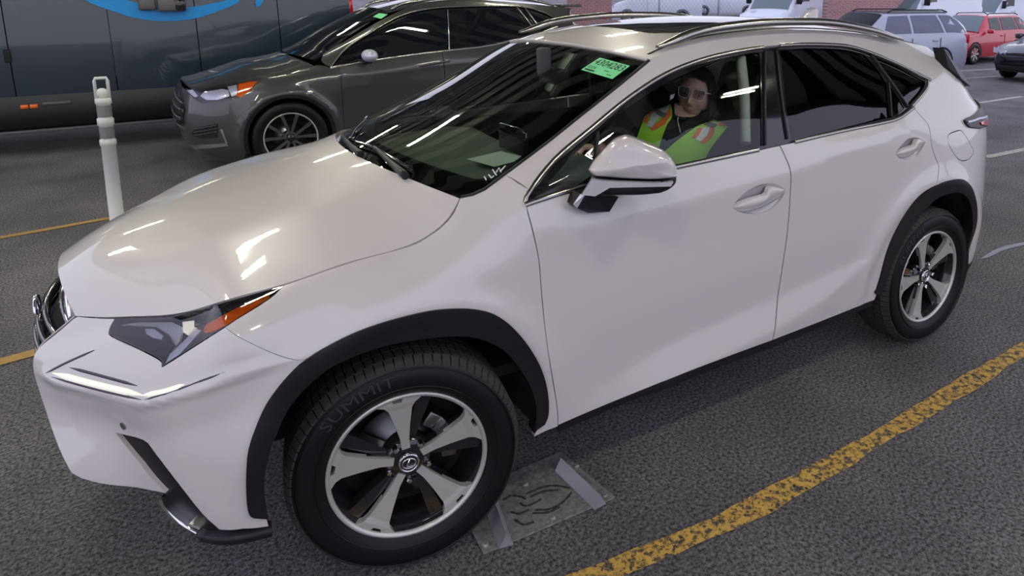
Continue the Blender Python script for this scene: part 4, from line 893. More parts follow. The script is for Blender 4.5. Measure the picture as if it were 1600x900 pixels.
line([np.array([-9, 3.2, 0]), np.array([-4, 3.5, 0]), atz(0,372), atz(84,357), atz(168,342), atz(230,331)], .07, M['yellow2'], label='yellow line beside the foot of the white post')
line([np.array([-9, .6, 0]), np.array([-4, 1.1, 0]), atz(0,567), atz(52,553), atz(130,528)], .085, M['yellow2'], label='yellow line meeting the nose of the white suv')
for q, lb in (([(1530,161),(1597,151)], 'short pale line on the lot, between the parked cars and the white suv tail'), ([(1540,246),(1660,222)], 'nearest pale parking line right of the white suv tail lamp'), ([(1490,124),(1562,119)], 'pale line under the rear of the pale blue suv'), ([(1500,111),(1558,108)], 'pale line between the red suv wheel and the black car')):
    line([atz(*q[0]), atz(*q[1])], .10 if q[0][1] > 130 else .09, M['offwhite'], label=lb)
# wet crack patch beside the rear bumper
M['wet'] = mat('wet_asphalt', (0.02, 0.02, 0.022), .08, spec=.6)
pw = [atz(*q, .003) for q in ((1530,405),(1550,392),(1570,384),(1600,378),(1640,372),(1640,380),(1600,383),(1585,386),(1565,392),(1545,402))]
setk(MB().add([(p[0], p[1], .003) for p in pw], [tuple(range(10))]).build('puddle', M['wet'], fixn=False), 'small wet crack in the asphalt right of the rear wheel', 'puddle')
# canopy over the lane: deck, joists, tubes, posts
M['deck'] = mat('dark_painted_deck', (0.05, 0.05, 0.045), .6, .0); M['steel'] = mat('grey_structural_steel', (0.16, 0.155, 0.15), .6)
ZC = 4.5; Y0, Y1, X0, X1 = -4.2, 16.5, -4.2, 8.6
prof = []
for i in range(int((X1-X0)/.30)):
    x = X0+i*.30; prof += [(x, 0), (x+.11, 0), (x+.15, .06), (x+.26, .06)]
prof.append((X1, 0))
mb = MB(); n = len(prof); vs = [(x, Y0, ZC+z) for x, z in prof]+[(x, Y1, ZC+z) for x, z in prof]; mb.add(vs, [(i, i+1, n+i+1, n+i) for i in range(n-1)], False)
mb.add([(X0, Y0, ZC+.2), (X1, Y0, ZC+.2), (X1, Y1, ZC+.2), (X0, Y1, ZC+.2)], [(0, 1, 2, 3)], False); setk(mb.build('ceiling', M['deck'], fixn=False), kind='structure')
M['board'] = mat('pale_purlin_paint', (0.55, 0.56, 0.50), .7)
jd = np.array([.62, -.785]); jn = np.array([.785, .62]); mb = MB()
for t in np.arange(-16, 20, .72):
    o_ = jn*t; lo, hi = -40., 40.
    for ax, (a_, b_) in enumerate(((X0, X1), (Y0, Y1))):
        q0, q1 = sorted(((a_-o_[ax])/jd[ax], (b_-o_[ax])/jd[ax])); lo, hi = max(lo, q0), min(hi, q1)
    if hi-lo > .5:
        c_ = o_+jd*(lo+hi)/2; mb.box((c_[0], c_[1], ZC-.02), (hi-lo, .33, .09), R=[[jd[0], -jd[1], 0], [jd[1], jd[0], 0], [0, 0, 1]])
o = mb.build('trim_0', M['board']); setk(o, kind='structure')
k_ = 1
for y in (-4.1, -.9, 3.2, 7.2, 11.5, 16.2): o = MB().box(((X0+X1)/2, y, ZC-.14), (X1-X0, .10, .26)).build('trim_%d' % k_, M['steel']); setk(o, kind='structure'); k_ += 1
for x in (-4.1, -.2, 4.0, 8.5): o = MB().box((x, (Y0+Y1)/2, ZC-.33), (.14, Y1-Y0, .16)).build('trim_%d' % k_, M['steel']); setk(o, kind='structure'); k_ += 1
o = MB().box((X1, (Y0+Y1)/2, ZC+.05), (.08, Y1-Y0, .5)).build('trim_%d' % k_, M['steel']); setk(o, kind='structure'); k_ += 1
o = MB().box(((X0+X1)/2, Y0, ZC+.05), (X1-X0, .08, .5)).build('trim_%d' % k_, M['steel']); setk(o, kind='structure'); k_ += 1
for x in (-4.1, 8.4): o = MB().box((x, -4.05, ZC/2), (.16, .16, ZC), bev=.01).build('trim_%d' % k_, M['steel']); setk(o, kind='structure'); k_ += 1
M['tube'] = mat('fluorescent_tube', (1, 1, 1), .4, emit=(1.0, 0.97, 0.78), estr=90.0); M['fixture'] = mat('white_enamel', (.6, .6, .6), .4)
fx0 = None
for (x, y) in ((-3.5, -2.9), (-1.2, -2.9), (2.0, -2.9), (4.6, -2.9), (-3.2, 1.9), (-1.15, 1.75), (-1.0, 2.15), (2.6, 2.6), (5.8, 2.2), (-3.0, 5.6), (.8, 5.2), (4.4, 5.0), (-2.5, 9.4), (1, 9.4), (4.5, 9.4)):
    if fx0 is None:
        fx0 = empty('ceiling_light', (0, 0, 0)); MB().box((0, 0, .03), (.80, .16, .05), bev=.01).build('light_housing', M['fixture'], fx0)
        for dy in (-.05, .05): MB().tube([(-.34, dy, -.015), (.34, dy, -.015)], .019, 10).build('light_tube', M['tube'], fx0)
        f = fx0
    else: f = copy_tree(fx0)
    f.location = (x, y, ZC-.42); setk(f, 'twin tube fluorescent light hung under the canopy deck', 'light', 'canopy lights')
    for sx_ in (-.45, .45): pass
# white delineator post
M['post'] = mat('white_plastic_post', (0.66, 0.66, 0.63), .45); M['reflect'] = mat('grey_reflective_band', (0.20, 0.21, 0.21), .35)
pb = atz(189, 392); tp = aty(157, 122, pb[1]+.0); hp = tp[2]
po = empty('delineator_post', (pb[0], pb[1], 0)); setk(po, 'white plastic post with grey bands and looped top beside the yellow line', 'post')
lean = np.array([tp[0]-pb[0], 0, hp]); lean /= np.linalg.norm(lean); rp = .042
def along(z0, r): return (lean*z0, r)
mb = MB(); prof_ = [(0, .055), (.02, .055), (.03, rp), (.60*hp, rp)]
z1 = hp*.60; segs = [(0, .09), (.012, .09), (.02, rp*1.05), (hp*.62, rp*1.0), (hp*.625, rp*1.14), (hp*.655, rp*1.14), (hp*.66, rp*.96), (hp*.735, rp*.96), (hp*.74, rp*1.14), (hp*.775, rp*1.14), (hp*.78, rp*.96), (hp*.855, rp*.96), (hp*.86, rp*1.12), (hp*.885, rp*1.1), (hp*.89, rp*.8)]
mb.tube([lean*z for z, r in segs], [r for z, r in segs], 24); mb.build('post_body', M['post'], po)
for a_, b_ in ((.665, .73), (.785, .85)): MB().tube([lean*hp*a_, lean*hp*b_], [rp*1.0, rp*1.0], 24, False).build('reflective_band', M['reflect'], po)
c = lean*hp; mb = MB()
lp = [(-.036, .86), (-.036, .985), (-.030, 1.0), (.030, 1.0), (.036, .985), (.036, .86)]
mb.tube([np.array([lean[0]*hp*q+p, 0, lean[2]*hp*q]) for p, q in lp], .010, 8); mb.ell(lean*hp*.915, (.036, .022, .036)); mb.build('post_loop', M['post'], po)
# steel guide plate in front of the tyre
M['galv'] = mat('galvanised_steel', (0.32, 0.325, 0.30), .5, .45, bump=.1, bscale=60, vary=.35); M['angle'] = mat('bright_steel_angle', (0.42, 0.42, 0.45), .4, .5); M['rust'] = mat('rust_scratches', (0.03, 0.022, 0.014), .8)
PC = [atz(730,820), atz(756,868), atz(961,780), atz(880,712)]
pl = empty('guide_plate', (.4, -.85, 0)); setk(pl, 'grey steel floor plate with two raised angle bars behind the front tyre', 'plate')
O_ = np.array([.4, -.85, 0]); Q = [np.array([PC[0][0], PC[0][1]+.0, .003])-O_, np.array([PC[1][0], PC[1][1], .003])-O_, np.array([PC[2][0], PC[2][1], .003])-O_, np.array([PC[3][0], PC[3][1], .003])-O_]
Q[0] = Q[0]+(Q[0]-Q[1])*.9; Q[3] = Q[3]+(Q[3]-Q[2])*.05
MB().prism(Q, (0, 0, .007)).build('base_plate', M['galv'], pl)
def pq(px_, py_, z=.012): p = atz(px_, py_, z); return np.array([p[0], p[1], z])-O_
for a_, b_, c_ in (((757,792),(779,858),(796,852)), ((867,736),(929,797),(936,791))):
    p0, p1 = pq(a_[0], a_[1]), pq(b_[0], b_[1]); t = p1-p0; t /= np.linalg.norm(t); nn = np.array([-t[1], t[0], 0]); 
    if nn[0] < 0: nn = -nn
    p0 = p0-t*(.10 if a_[0] < 800 else .0)
    mb = MB(); mb.prism([p0, p0+nn*.05, p0+nn*.027+np.array([0, 0, .045])], p1-p0); mb.build('angle_bar', M['angle'], pl)
for q in ((758,851),(863,809),(820,757),(945,774),(900,728)): mb = MB(); mb.lathe([(.001, .006), (.008, .006), (.010, .002), (.014, 0)], 8, axis='z', c=pq(*q), smooth=False); mb.build('bolt', M['galv'], pl)
for q in ([(786,782),(798,775),(812,776),(822,780)], [(822,772),(846,762),(868,759),(890,763)], [(828,777),(850,768),(872,766)], [(836,797),(858,796),(878,786),(893,770)], [(832,802),(856,801),(874,793)], [(804,812),(818,820),(834,816)], [(798,800),(812,803),(826,797)], [(812,786),(822,791),(836,786),(846,780)]):
    P_ = crv([pq(*p, .0105) for p in q], 6); MB().tube(P_, [.0045*(.5+.5*abs(math.sin(i*.9))) for i in range(len(P_))], 5).build('rust_mark', M['rust'], pl)

# ------------------------------------------------------------------ grey SUV in the next lane
M['grey'] = mat('magnetic_grey_paint', (0.060, 0.058, 0.060), 0.32, 0.35, 1.0)
FY = 5.43; ford = empty('suv_car', (0, FY, 0)); setk(ford, 'dark grey suv parked in the lane behind the white suv, amber corner on its headlamp', 'car')
mir_ = lambda x, L: [(x, -a, b) for a, b in L]
def col3(L): return [(x, -a, b) for x, a, b in L]
FC = {
 -.95: col3([(-.18,.0,.18),(-.22,.0,.24),(-.29,.0,.36),(-.32,.0,.48),(-.33,.0,.58),(-.31,.0,.68),(-.28,.0,.76),(-.25,.0,.83),(-.22,.0,.88),(-.20,.0,.89),(-.18,.0,.90),(-.16,.0,.90)]),
 -.55: col3([(-.16,.42,.18),(-.20,.44,.24),(-.26,.46,.36),(-.29,.48,.48),(-.30,.48,.58),(-.28,.48,.68),(-.26,.48,.76),(-.24,.48,.83),(-.21,.47,.875),(-.19,.46,.885),(-.17,.45,.89),(-.15,.44,.895)]),
 -.32: col3([(-.10,.60,.18),(-.15,.64,.24),(-.19,.67,.36),(-.21,.68,.48),(-.215,.67,.58),(-.21,.66,.68),(-.20,.65,.75),(-.18,.64,.82),(-.16,.62,.87),(-.15,.61,.88),(-.13,.60,.885),(-.11,.59,.89)]),
 -.10: col3([(.02,.77,.18),(-.03,.79,.24),(-.06,.81,.36),(-.07,.82,.48),(-.07,.82,.58),(-.07,.81,.68),(-.06,.80,.75),(-.05,.78,.82),(-.03,.74,.875),(-.02,.72,.89),(-.01,.70,.895),(0,.68,.90)]),
 .14: mir_(.14, [(.86,.18),(.88,.24),(.905,.36),(.91,.48),(.91,.58),(.905,.68),(.895,.76),(.87,.84),(.82,.895),(.79,.912),(.76,.92),(.74,.925)]),
 .36: mir_(.36, [(.88,.18),(.90,.24),(.925,.36),(.93,.48),(.93,.60),(.925,.70),(.915,.80),(.90,.88),(.86,.94),(.83,.95),(.80,.955),(.78,.96)]),
 .60: mir_(.60, [(.88,.18),(.90,.24),(.93,.36),(.935,.48),(.935,.60),(.93,.72),(.92,.83),(.90,.92),(.86,.975),(.83,.985),(.80,.99),(.78,1.0)]),
 .85: mir_(.85, [(.88,.20),(.90,.26),(.92,.38),(.925,.50),(.925,.62),(.92,.74),(.915,.86),(.90,.95),(.85,1.02),(.82,1.05),(.79,1.08),(.77,1.10)]),
 1.05: mir_(1.05, [(.88,.20),(.90,.26),(.905,.38),(.91,.50),(.915,.62),(.915,.74),(.915,.86),(.905,.95),(.88,1.03),(.84,1.09),(.77,1.17),(.73,1.19)]),
 1.50: mir_(1.5, [(.88,.20),(.90,.26),(.90,.38),(.905,.50),(.91,.62),(.915,.74),(.92,.86),(.91,.97),(.88,1.08),(.82,1.21),(.74,1.37),(.66,1.42)]),
 2.10: mir_(2.1, [(.88,.20),(.90,.26),(.90,.38),(.905,.50),(.91,.62),(.915,.74),(.92,.88),(.91,1.02),(.88,1.13),(.80,1.33),(.64,1.58),(.57,1.645)]),
 2.90: mir_(2.9, [(.88,.20),(.90,.26),(.91,.38),(.915,.50),(.92,.64),(.925,.78),(.925,.92),(.91,1.06),(.87,1.18),(.79,1.37),(.63,1.60),(.56,1.665)]),
 3.50: mir_(3.5, [(.88,.22),(.90,.28),(.92,.38),(.93,.52),(.935,.68),(.93,.82),(.92,.96),(.90,1.10),(.86,1.22),(.78,1.37),(.64,1.54),(.56,1.62)]),
 3.90: mir_(3.9, [(.84,.24),(.86,.30),(.88,.40),(.89,.54),(.90,.70),(.895,.84),(.88,.98),(.85,1.12),(.82,1.23),(.75,1.37),(.64,1.49),(.56,1.58)]),
 4.12: col3([(4.05,.60,.24),(4.08,.62,.30),(4.12,.66,.40),(4.15,.68,.54),(4.16,.70,.70),(4.16,.72,.84),(4.15,.72,.98),(4.12,.71,1.12),(4.06,.69,1.23),(3.98,.66,1.37),(3.95,.60,1.49),(4.02,.54,1.56)]),
 4.80: col3([(4.12,.0,.24),(4.16,.0,.30),(4.20,.0,.40),(4.22,.0,.54),(4.22,.0,.70),(4.22,.0,.84),(4.20,.0,.98),(4.16,.0,1.12),(4.10,.0,1.23),(4.04,.0,1.37),(4.0,.0,1.49),(4.06,.0,1.56)]),
}
FUK = sorted(FC); FT = np.array([FC[k] for k in FUK])
def ford_fn(u, v):
    P = np.einsum('ni,ijk,nj->nk', spline_basis(FUK, u), FT, spline_basis(VK, v)); x, z = P[:, 0], P[:, 2]
    for cx_ in (.60, 3.30): r = np.hypot(x-cx_, z-.37); P[:, 1] -= .018*np.exp(-((r-.44)/.05)**2)*(z > .25)
    zc = .95+(x-1.15)*.05; P[:, 1] -= .010*np.clip((x-.9)/.3, 0, 1)*np.exp(-np.abs(z-zc)/.03); return P
FS = Surf(ford_fn, (-.95, 4.8), (.2, 1.6), n=200, loc=(0, FY, 0))
fx = lambda q, **k: FS.inv(q, **k)
f_arch = fx(crv([(375,240),(382.6,210),(397,187.7),(420,171.8),(449,163),(478,164.6),(506.8,173),(524,187.7),(533,203)], 4))
arcpt = [(.60+.43*math.cos(a), .37+.43*math.sin(a)) for a in np.linspace(PI*1.12, -PI*.12, 40)]
def byxz(SS, L, vlo=.24, vhi=1.6, rng=None):
    """surface parameters for given local x, z"""
    out = []
    for x, z in L:
        vv = np.linspace(vlo, vhi, 500); P = SS(np.full(500, x), vv); k = int(np.argmin(np.abs(P[:, 2]-z))); out.append((x, vv[k]))
    return out
arch1 = byxz(FS, [(.60+.42*math.cos(a), .38+.42*math.sin(a)) for a in np.linspace(PI*1.10, -PI*.10, 36)]); arch2 = byxz(FS, [(3.30+.42*math.cos(a), .38+.42*math.sin(a)) for a in np.linspace(PI*1.10, -PI*.10, 36)])
f_lamp = fx(loop([(289,138),(313,138),(356,129.5),(403,126.5)], [(403,126.5),(391,141.5),(377,153)], [(377,153),(353.7,157.4),(316,161.7)], [(316,161.7),(302,153),(289,138)], n=4))
g_ = 'grey'
h_top = [(-.95, 1.06), (-.55, 1.06), (-.32, 1.09), (-.10, 1.13), (.14, 1.16), (.36, 1.155), (.60, 1.155), (.80, 1.18)]
f_chr = crv([(516,105),(540,76),(581.6,48.6),(623,25.4),(660,15),(702,10.4),(771,8.8),(817.5,10.4),(847.6,18.5),(870.7,30)], 4); f_belt = crv([(516,107),(540,101.5),(609,90.5),(702,78.6),(762,71.7),(830,56),(871,42)], 4)
UCH = fx(f_chr, vr=(1.0, 1.6)); UBL = fx(f_belt, vr=(1.0, 1.4))
# one body shell (front bumper, fenders, doors, quarter) split at the seams
seam1 = byxz(FS, [(1.10, z) for z in np.linspace(1.02, .26, 14)]); seam2 = byxz(FS, [(2.18, z) for z in np.linspace(1.12, .26, 14)])
v_at = lambda UU, x: float(np.interp(x, [q[0] for q in UU], [q[1] for q in UU]))
FENDER = cat(np.array(h_top), [(.90, 1.32), (1.0, 1.5), (1.0, 1.12)] if 0 else [(.9, 1.26)], [(1.02, v_at(UBL, 1.02)), (1.10, v_at(UBL, 1.10))], seam1[1:], [(1.08, .27)], arch1[::-1], [(.14, .24), (-.1, .24), (-.55, .24), (-.95, .24)])
panel('front_fender', FS, FENDER, M[g_], ford, holes=[f_lamp], h=.05, mirror=True)
D1 = cat([(u, v_at(UBL, u)) for u in np.linspace(1.10, 2.18, 12)], seam2[1:], [(u, .25) for u in np.linspace(2.16, 1.12, 6)], seam1[::-1][:-1])
D2 = cat([(u, v_at(UBL, u)) for u in np.linspace(2.18, 3.30, 10)], [(3.26, 1.0), (3.10, .86)], [q for q in arch2 if q[0] < 3.12][::-1], [(u, .25) for u in np.linspace(2.84, 2.2, 5)], seam2[::-1][:-1])
FDR = panel('front_door', FS, shrink(D1, .004), M[g_], ford, h=.05, mirror=True)[0]; FDR2 = panel('rear_door', FS, shrink(D2, .004), M[g_], ford, h=.05, mirror=True)[0]
ue = UCH[-1]
QP = cat([(3.30, v_at(UBL, 3.30)), (3.50, v_at(UBL, 3.5))], [tuple(ue)], UCH[::-1][1:], [(.98, 1.22), (.95, 1.42)], [(u, 1.6) for u in np.linspace(1.0, 4.12, 26)], [(4.8, 1.6), (4.8, .26), (3.9, .26), (3.75, .30)], [q for q in arch2 if q[0] > 3.05][::-1], [(3.10, .86), (3.26, 1.0)])
panel('body_side', FS, shrink(QP, .002), M[g_], ford, h=.06, mirror=True)
panel('window_frame', FS, shrink(cat(UCH, UBL[::-1]), .001), M['gloss'], ford, h=.05, off=-.02, flange=0, mirror=True)
fw = dict(vr=(1.0, 1.6))
M['fglass'] = mat('dark_side_glass', (0.006, 0.008, 0.012), .03, 0, 0, spec=.8)
for nm, q in (('quarterlight', [(520,103),(538,82),(545,78),(545,98)]), ('window_glass', [(549,75),(582,52),(623,29.5),(660,19.5),(697,15),(699,76),(609,88),(550,97)]), ('window_glass', [(729,14.5),(771,12.5),(805,14),(829,53),(762,68.5),(732,73)]), ('quarter_window', [(823,15),(847,22),(866,33),(843,38)])):
    panel(nm, FS, fx(q, **fw), M['fglass'], ford, h=.06, off=-.012, flange=.004, mirror=True)
P_ = FS(UCH[:, 0], UCH[:, 1]); N_ = FS.normal(UCH[:, 0], UCH[:, 1]); strip('window_chrome', P_, N_, .018, .006, M['satin'], ford, mirror=True)
P_ = FS(UBL[:, 0], UBL[:, 1]); N_ = FS.normal(UBL[:, 0], UBL[:, 1]); strip('belt_chrome', P_, N_, .022, .008, M['satin'], ford, mirror=True)
for q in ([(699.6,15),(701,50),(702,79)], [(808,11.6),(821,27),(833.7,44)], [(820,11.6),(831,26),(841,40)]):
    uv = fx(crv(q, 4), **fw); strip('window_divider', FS(uv[:, 0], uv[:, 1]), FS.normal(uv[:, 0], uv[:, 1]), .014, .006, M['satin'], ford)
panel('wheel_arch_trim', FS, cat(arch1, byxz(FS, [(.60+.385*math.cos(a), .38+.385*math.sin(a)) for a in np.linspace(PI*1.10, -PI*.10, 36)])[::-1]), M['clad'], ford, h=.05, off=.004, flange=.05, mirror=True)
# lamp
fl = empty('head_lamp', (0, 0, 0)); fl.parent = ford
panel('lamp_housing', FS, f_lamp, M['lampdark'], fl, h=.04, off=-.02, flange=.0); panel('lamp_cover', FS, f_lamp, M['lens'], fl, h=.04, off=-.001, flange=0)
panel('amber_reflector', FS, fx([(375,129),(402,127),(391,141),(377,152),(369,150),(372,140)]), M['orange'], fl, h=.03, off=-.005, flange=.01)
panel('reflector', FS, fx([(318,143),(345,138),(356,140),(358,150),(340,156),(322,156),(312,150)]), M['silver'], fl, h=.03, off=-.006, flange=.01)
panel('reflector', FS, fx([(352,133),(370,131),(371,148),(362,151),(357,141)]), M['silver'], fl, h=.03, off=-.006, flange=.01)
panel('reflector', FS, fx([(291,140),(300,140),(309,150),(304,152)]), M['silver'], fl, h=.03, off=-.004, flange=.01)
panel('fog_opening', FS, fx([(299,209),(307.5,199.5),(325,196),(340.8,193.5),(341,215),(318,217),(306,213)]), M['dark'], ford, h=.03, off=.003, flange=0)
panel('fog_trim', FS, fx([(289,219),(300,226),(353,224),(344,202),(348,202),(357,228),(300,231),(288,223)]), M['chrome'], ford, h=.02, off=.006, flange=.006)
for t in (200, 205, 210): uv = fx(crv([(304,t+2),(322,t-1),(339,t-4)], 4)); strip('fog_louvre', FS(uv[:, 0], uv[:, 1]), FS.normal(uv[:, 0], uv[:, 1]), .012, .008, M['gloss'], ford)
panel('grille', FS, np.array([(-.95, .50), (-.60, .50), (-.45, .62), (-.42, .80), (-.50, .93), (-.95, .96)]), M['gloss'], ford, h=.05, off=.004, flange=.01, mirror=True)
for v in (.58, .68, .78, .88): uu = np.linspace(-.95, -.48, 8); strip('grille_bar', FS(uu, np.full(8, v)), FS.normal(uu, np.full(8, v)), .03, .014, M['chrome'], ford, mirror=True)
# hood, windscreen, roof
E4 = FS(*np.array([(u, v) for u, v in zip(np.linspace(-.32, .88, 40), np.interp(np.linspace(-.32, .88, 40), [q[0] for q in h_top]+[.88], [q[1] for q in h_top]+[1.24]))]).T)
def fh_fn(t, s):
    y0 = -np.interp(t, E4[:, 0], E4[:, 1]); z0 = np.interp(t, E4[:, 0], E4[:, 2]); q = 1-np.abs(s)**2.4
    return np.stack([t-(.06+.10*np.clip((t-.3)/.5, 0, 1))*(1-s**2), y0*s, z0+(.05+.06*np.clip((t+.1)/.5, 0, 1)-.03*np.clip((t-.5)/.3, 0, 1))*q], 1)
FH = Surf(fh_fn, (E4[0, 0], E4[-1, 0]), (-1, 1), n=40, mtr=(1, .8), loc=(0, FY, 0))
panel('hood', FH, np.array([(t, -.99) for t in np.linspace(E4[0, 0], E4[-1, 0], 24)]+[(E4[-1, 0], s) for s in np.linspace(-.9, .9, 14)]+[(t, .99) for t in np.linspace(E4[-1, 0], E4[0, 0], 24)]+[(E4[0, 0], s) for s in np.linspace(.9, -.9, 14)]), M[g_], ford, h=.06)
W4 = np.array([(.90, .79, 1.10), (1.05, .745, 1.175), (1.25, .68, 1.31), (1.5, .61, 1.445), (1.72, .56, 1.555)])
def fws(t, s):
    tt = np.linspace(0, 1, 5); e = np.stack([np.interp(t, tt, W4[:, k]) for k in range(3)], 1); q = 1-s**2; return np.stack([e[:, 0]-(.15-.08*t)*q, e[:, 1]*s, e[:, 2]+.04*q], 1)
FW = Surf(fws, (0, 1), (-1, 1), n=50, mtr=(.95, .7), loc=(0, FY, 0))
fr_ = lambda a, b: np.array([(a, s) for s in np.linspace(-b, b, 14)]+[(t, b) for t in np.linspace(a+.04, .99, 10)]+[(.99, s) for s in np.linspace(b, -b, 14)]+[(t, -b) for t in np.linspace(.95, a+.04, 10)])
FWP = panel('windshield', FW, fr_(0, .99), M['fglass'], ford, h=.08, flange=.005)
decal('green_sticker', FW, [(582.8,26.6),(592,21),(606,23),(595.5,30)], M['gsticker'], FWP, .004)
FWP.children[0].location = (0, -FY, 0) if False else (0, 0, 0)
def frf(t, s):
    e = np.stack([np.interp(t, [1.70, 2.1, 2.9, 3.5, 3.9, 4.02], a) for a in ([1.70, 2.1, 2.9, 3.5, 3.9, 4.02], [.57, .57, .56, .56, .56, .54], [1.56, 1.645, 1.665, 1.62, 1.58, 1.56])], 1); q = 1-s**2; return np.stack([e[:, 0], e[:, 1]*s, e[:, 2]+.035*q], 1)
FR_ = Surf(frf, (1.7, 4.02), (-1, 1), n=30, mtr=(1, .56), loc=(0, FY, 0))
panel('roof', FR_, np.array([(t, -1) for t in np.linspace(1.7, 4.02, 20)]+[(4.02, 0), (4.02, 1)]+[(t, 1) for t in np.linspace(3.9, 1.7, 20)]+[(1.7, 0)]), M[g_], ford, h=.08)
for s_ in (-1, 1): MB().tube(crv([(1.75, s_*.56, 1.58), (1.95, s_*.56, 1.655), (2.6, s_*.555, 1.71), (3.3, s_*.55, 1.69), (3.75, s_*.55, 1.61)], 6), .016, 8).build('roof_rail', M['satin'], ford)
MB().box((4.02, 0, 1.60), (.30, 1.05, .03), bev=.01).build('spoiler', M[g_], ford)
fm = empty('side_mirror', (0, 0, 0)); fm.parent = ford
mb = MB(); mb.ell((1.36, -1.06, 1.145), (.075, .125, .062)); mb.build('mirror_cap', M['silver'], fm); MB().box((1.36, -.94, 1.08), (.07, .14, .04), bev=.01).build('mirror_foot', M['clad'], fm)
hd = crv([(656,103),(678,99.5),(702,95.5)], 5); uv = fx(hd); strip('door_handle', FS(uv[:, 0], uv[:, 1]), FS.normal(uv[:, 0], uv[:, 1]), .022, .025, M[g_], FDR)
MB().box((2.0, 0, .36), (3.8, 1.5, .3)).build('underbody', M['dark'], ford); MB().box((.55, 0, .6), (1.2, 1.2, .5)).build('engine_bay', M['dark'], ford); MB().box((2.6, 0, .8), (2.9, 1.55, .6)).build('cabin', M['dark'], ford)
pw_ = make_wheel(R=.365, lettering=False, style='plain', detail=False, rr=.25); pw_.parent = ford; pw_.location = (.60, -.80, .365)
for x_, s_ in ((3.30, 1), (.60, -1), (3.30, -1)): c = copy_tree(pw_, ford); c.location = (x_, -.80*s_, .365); c.rotation_euler = (0, 0, 0 if s_ == 1 else PI)
for x_ in (.60, 3.30):
    G = [[(x_+.42*math.cos(a), -y, .38+.42*math.sin(a)) for y in (.90, .7, .5)] for a in np.linspace(-.3, PI+.3, 20)]; mb = MB().grid(np.array(G)); mb.build('wheel_liner', M['dark'], ford)
uv = fx(crv([(403,126),(440,118),(481,110.5)], 5)); strip('hood_gap', FS(uv[:, 0], uv[:, 1]), FS.normal(uv[:, 0], uv[:, 1]), .008, .002, M['dark'], ford)
MB().box((1.0, -.60, 1.115), (.05, .35, .02)).build('wiper', M['clad'], ford)

# ------------------------------------------------------------------ dark delivery van beyond
M['navy'] = mat('dark_slate_blue_paint', (0.020, 0.032, 0.050), .22, 0, .8); M['blue'] = mat('bright_blue_print', (0.0, 0.27, 0.72), .35); M['navyd'] = mat('black_skirt_plastic', (0.012, 0.013, 0.016), .5); M['gdev'] = mat('grey_plastic', (.11, .10, .105), .5)
VY = 6.9; van = empty('delivery_van', (0, VY, 0)); setk(van, 'dark slate blue delivery van with a bright blue curved arrow, behind the grey suv', 'van')
vx0, vx1 = -4.2, 1.86
def vbody(x0, x1, nm, m_):
    G = []
    for x in np.linspace(x0, x1, 6): G.append([(x, y, z) for y, z in ((.0, .66), (-.012, .8), (-.02, 1.1), (.0, 1.6), (.04, 2.2), (.10, 2.55), (.25, 2.68), (1.0, 2.72), (1.75, 2.68), (1.9, 2.5), (2.0, 1.6), (2.0, .66))])
    mb = MB().grid(np.array(G)); mb.add(G[0], [tuple(range(12))]); mb.add(G[-1], [tuple(range(12))[::-1]]); return mb.build(nm, m_, van)
for a_, b_ in ((-4.2, -1.70), (-1.69, -.80), (-.79, .05), (.06, .95), (.96, 1.86)): vbody(a_, b_, 'body_panel', M['navy'])
G = [[(x, y, z) for y, z in ((.05, .30), (-.01, .34), (-.03, .50), (-.02, .60), (.0, .665))] for x in np.linspace(vx0, vx1, 10)]; MB().grid(np.array(G)).build('side_skirt', M['navyd'], van)
MB().box(((vx0+vx1)/2, .03, .275), (vx1-vx0, .03, .035), bev=.008).build('sill_rail', M['gdev'], van)
MB().box(((vx0+vx1)/2, 1.0, .45), (vx1-vx0-.2, 1.8, .4)).build('underbody', M['dark'], van)
for c_, r_ in ((-1.64, 0), (-1.56, 0)): MB().box((c_, -.035, .555), (.07, .02, .045), bev=.008).build('marker_lamp', M['orange'], van)
MB().box((-1.36, -.035, .575), (.25, .015, .03), bev=.005).build('reflector_strip', M['gdev'], van)
MB().box((-1.71, -.03, 1.10), (.06, .03, .14), bev=.01).build('door_handle', M['dark'], van)
for x_ in (-3.2, 1.0):
    c = copy_tree(pw_, van); c.location = (x_, .16, .35)
mb = MB(); ap = [aty(*q, VY-.02) for q in ((60,-60),(105,-28),(145,-6),(185,8),(220,18),(260,22),(300,20),(335,12),(366,2),(378,-6))]; ap = crv(ap, 5); G = []
for i, p in enumerate(ap):
    t = ap[min(i+1, len(ap)-1)]-ap[max(i-1, 0)]; t /= np.linalg.norm(t); nn = np.cross(t, (0, 1, 0)); wd = .075*math.sin(PI*min(1, .15+.85*i/(len(ap)-1)))+.01; G.append([p-nn*wd-np.array([0, VY, 0]), p+nn*wd-np.array([0, VY, 0])])
G = np.array(G); G[:, :, 1] = -.028; mb.grid(G); mb.build('arrow_mark', M['blue'], van, fixn=False)
ah = [aty(*q, VY) for q in ((400,11),(398,4),(402,-12),(418,-16),(412,0),(405,10))]; MB().add([(p[0], -.028, p[2]) for p in ah], [tuple(range(6))], False).build('arrow_mark', M['blue'], van, fixn=False)
lt = empty('rear_latch', (0, 0, 0)); lt.parent = van
b0 = aty(238, 10, VY); MB().box((b0[0]-.05, -.06, b0[2]+.03), (.17, .09, .14), bev=.02).build('latch_box', M['gdev'], lt); MB().box((b0[0]+.19, -.08, b0[2]+.02), (.28, .14, .15), bev=.02).build('latch_box', M['gdev'], lt); MB().box((b0[0]+.27, -.14, b0[2]+.02), (.10, .05, .12), bev=.01).build('latch_window', M['gloss'], lt)
MB().box((1.845, .02, 1.55), (.05, .05, .30), bev=.01).build('tail_lamp', M['red'], van)
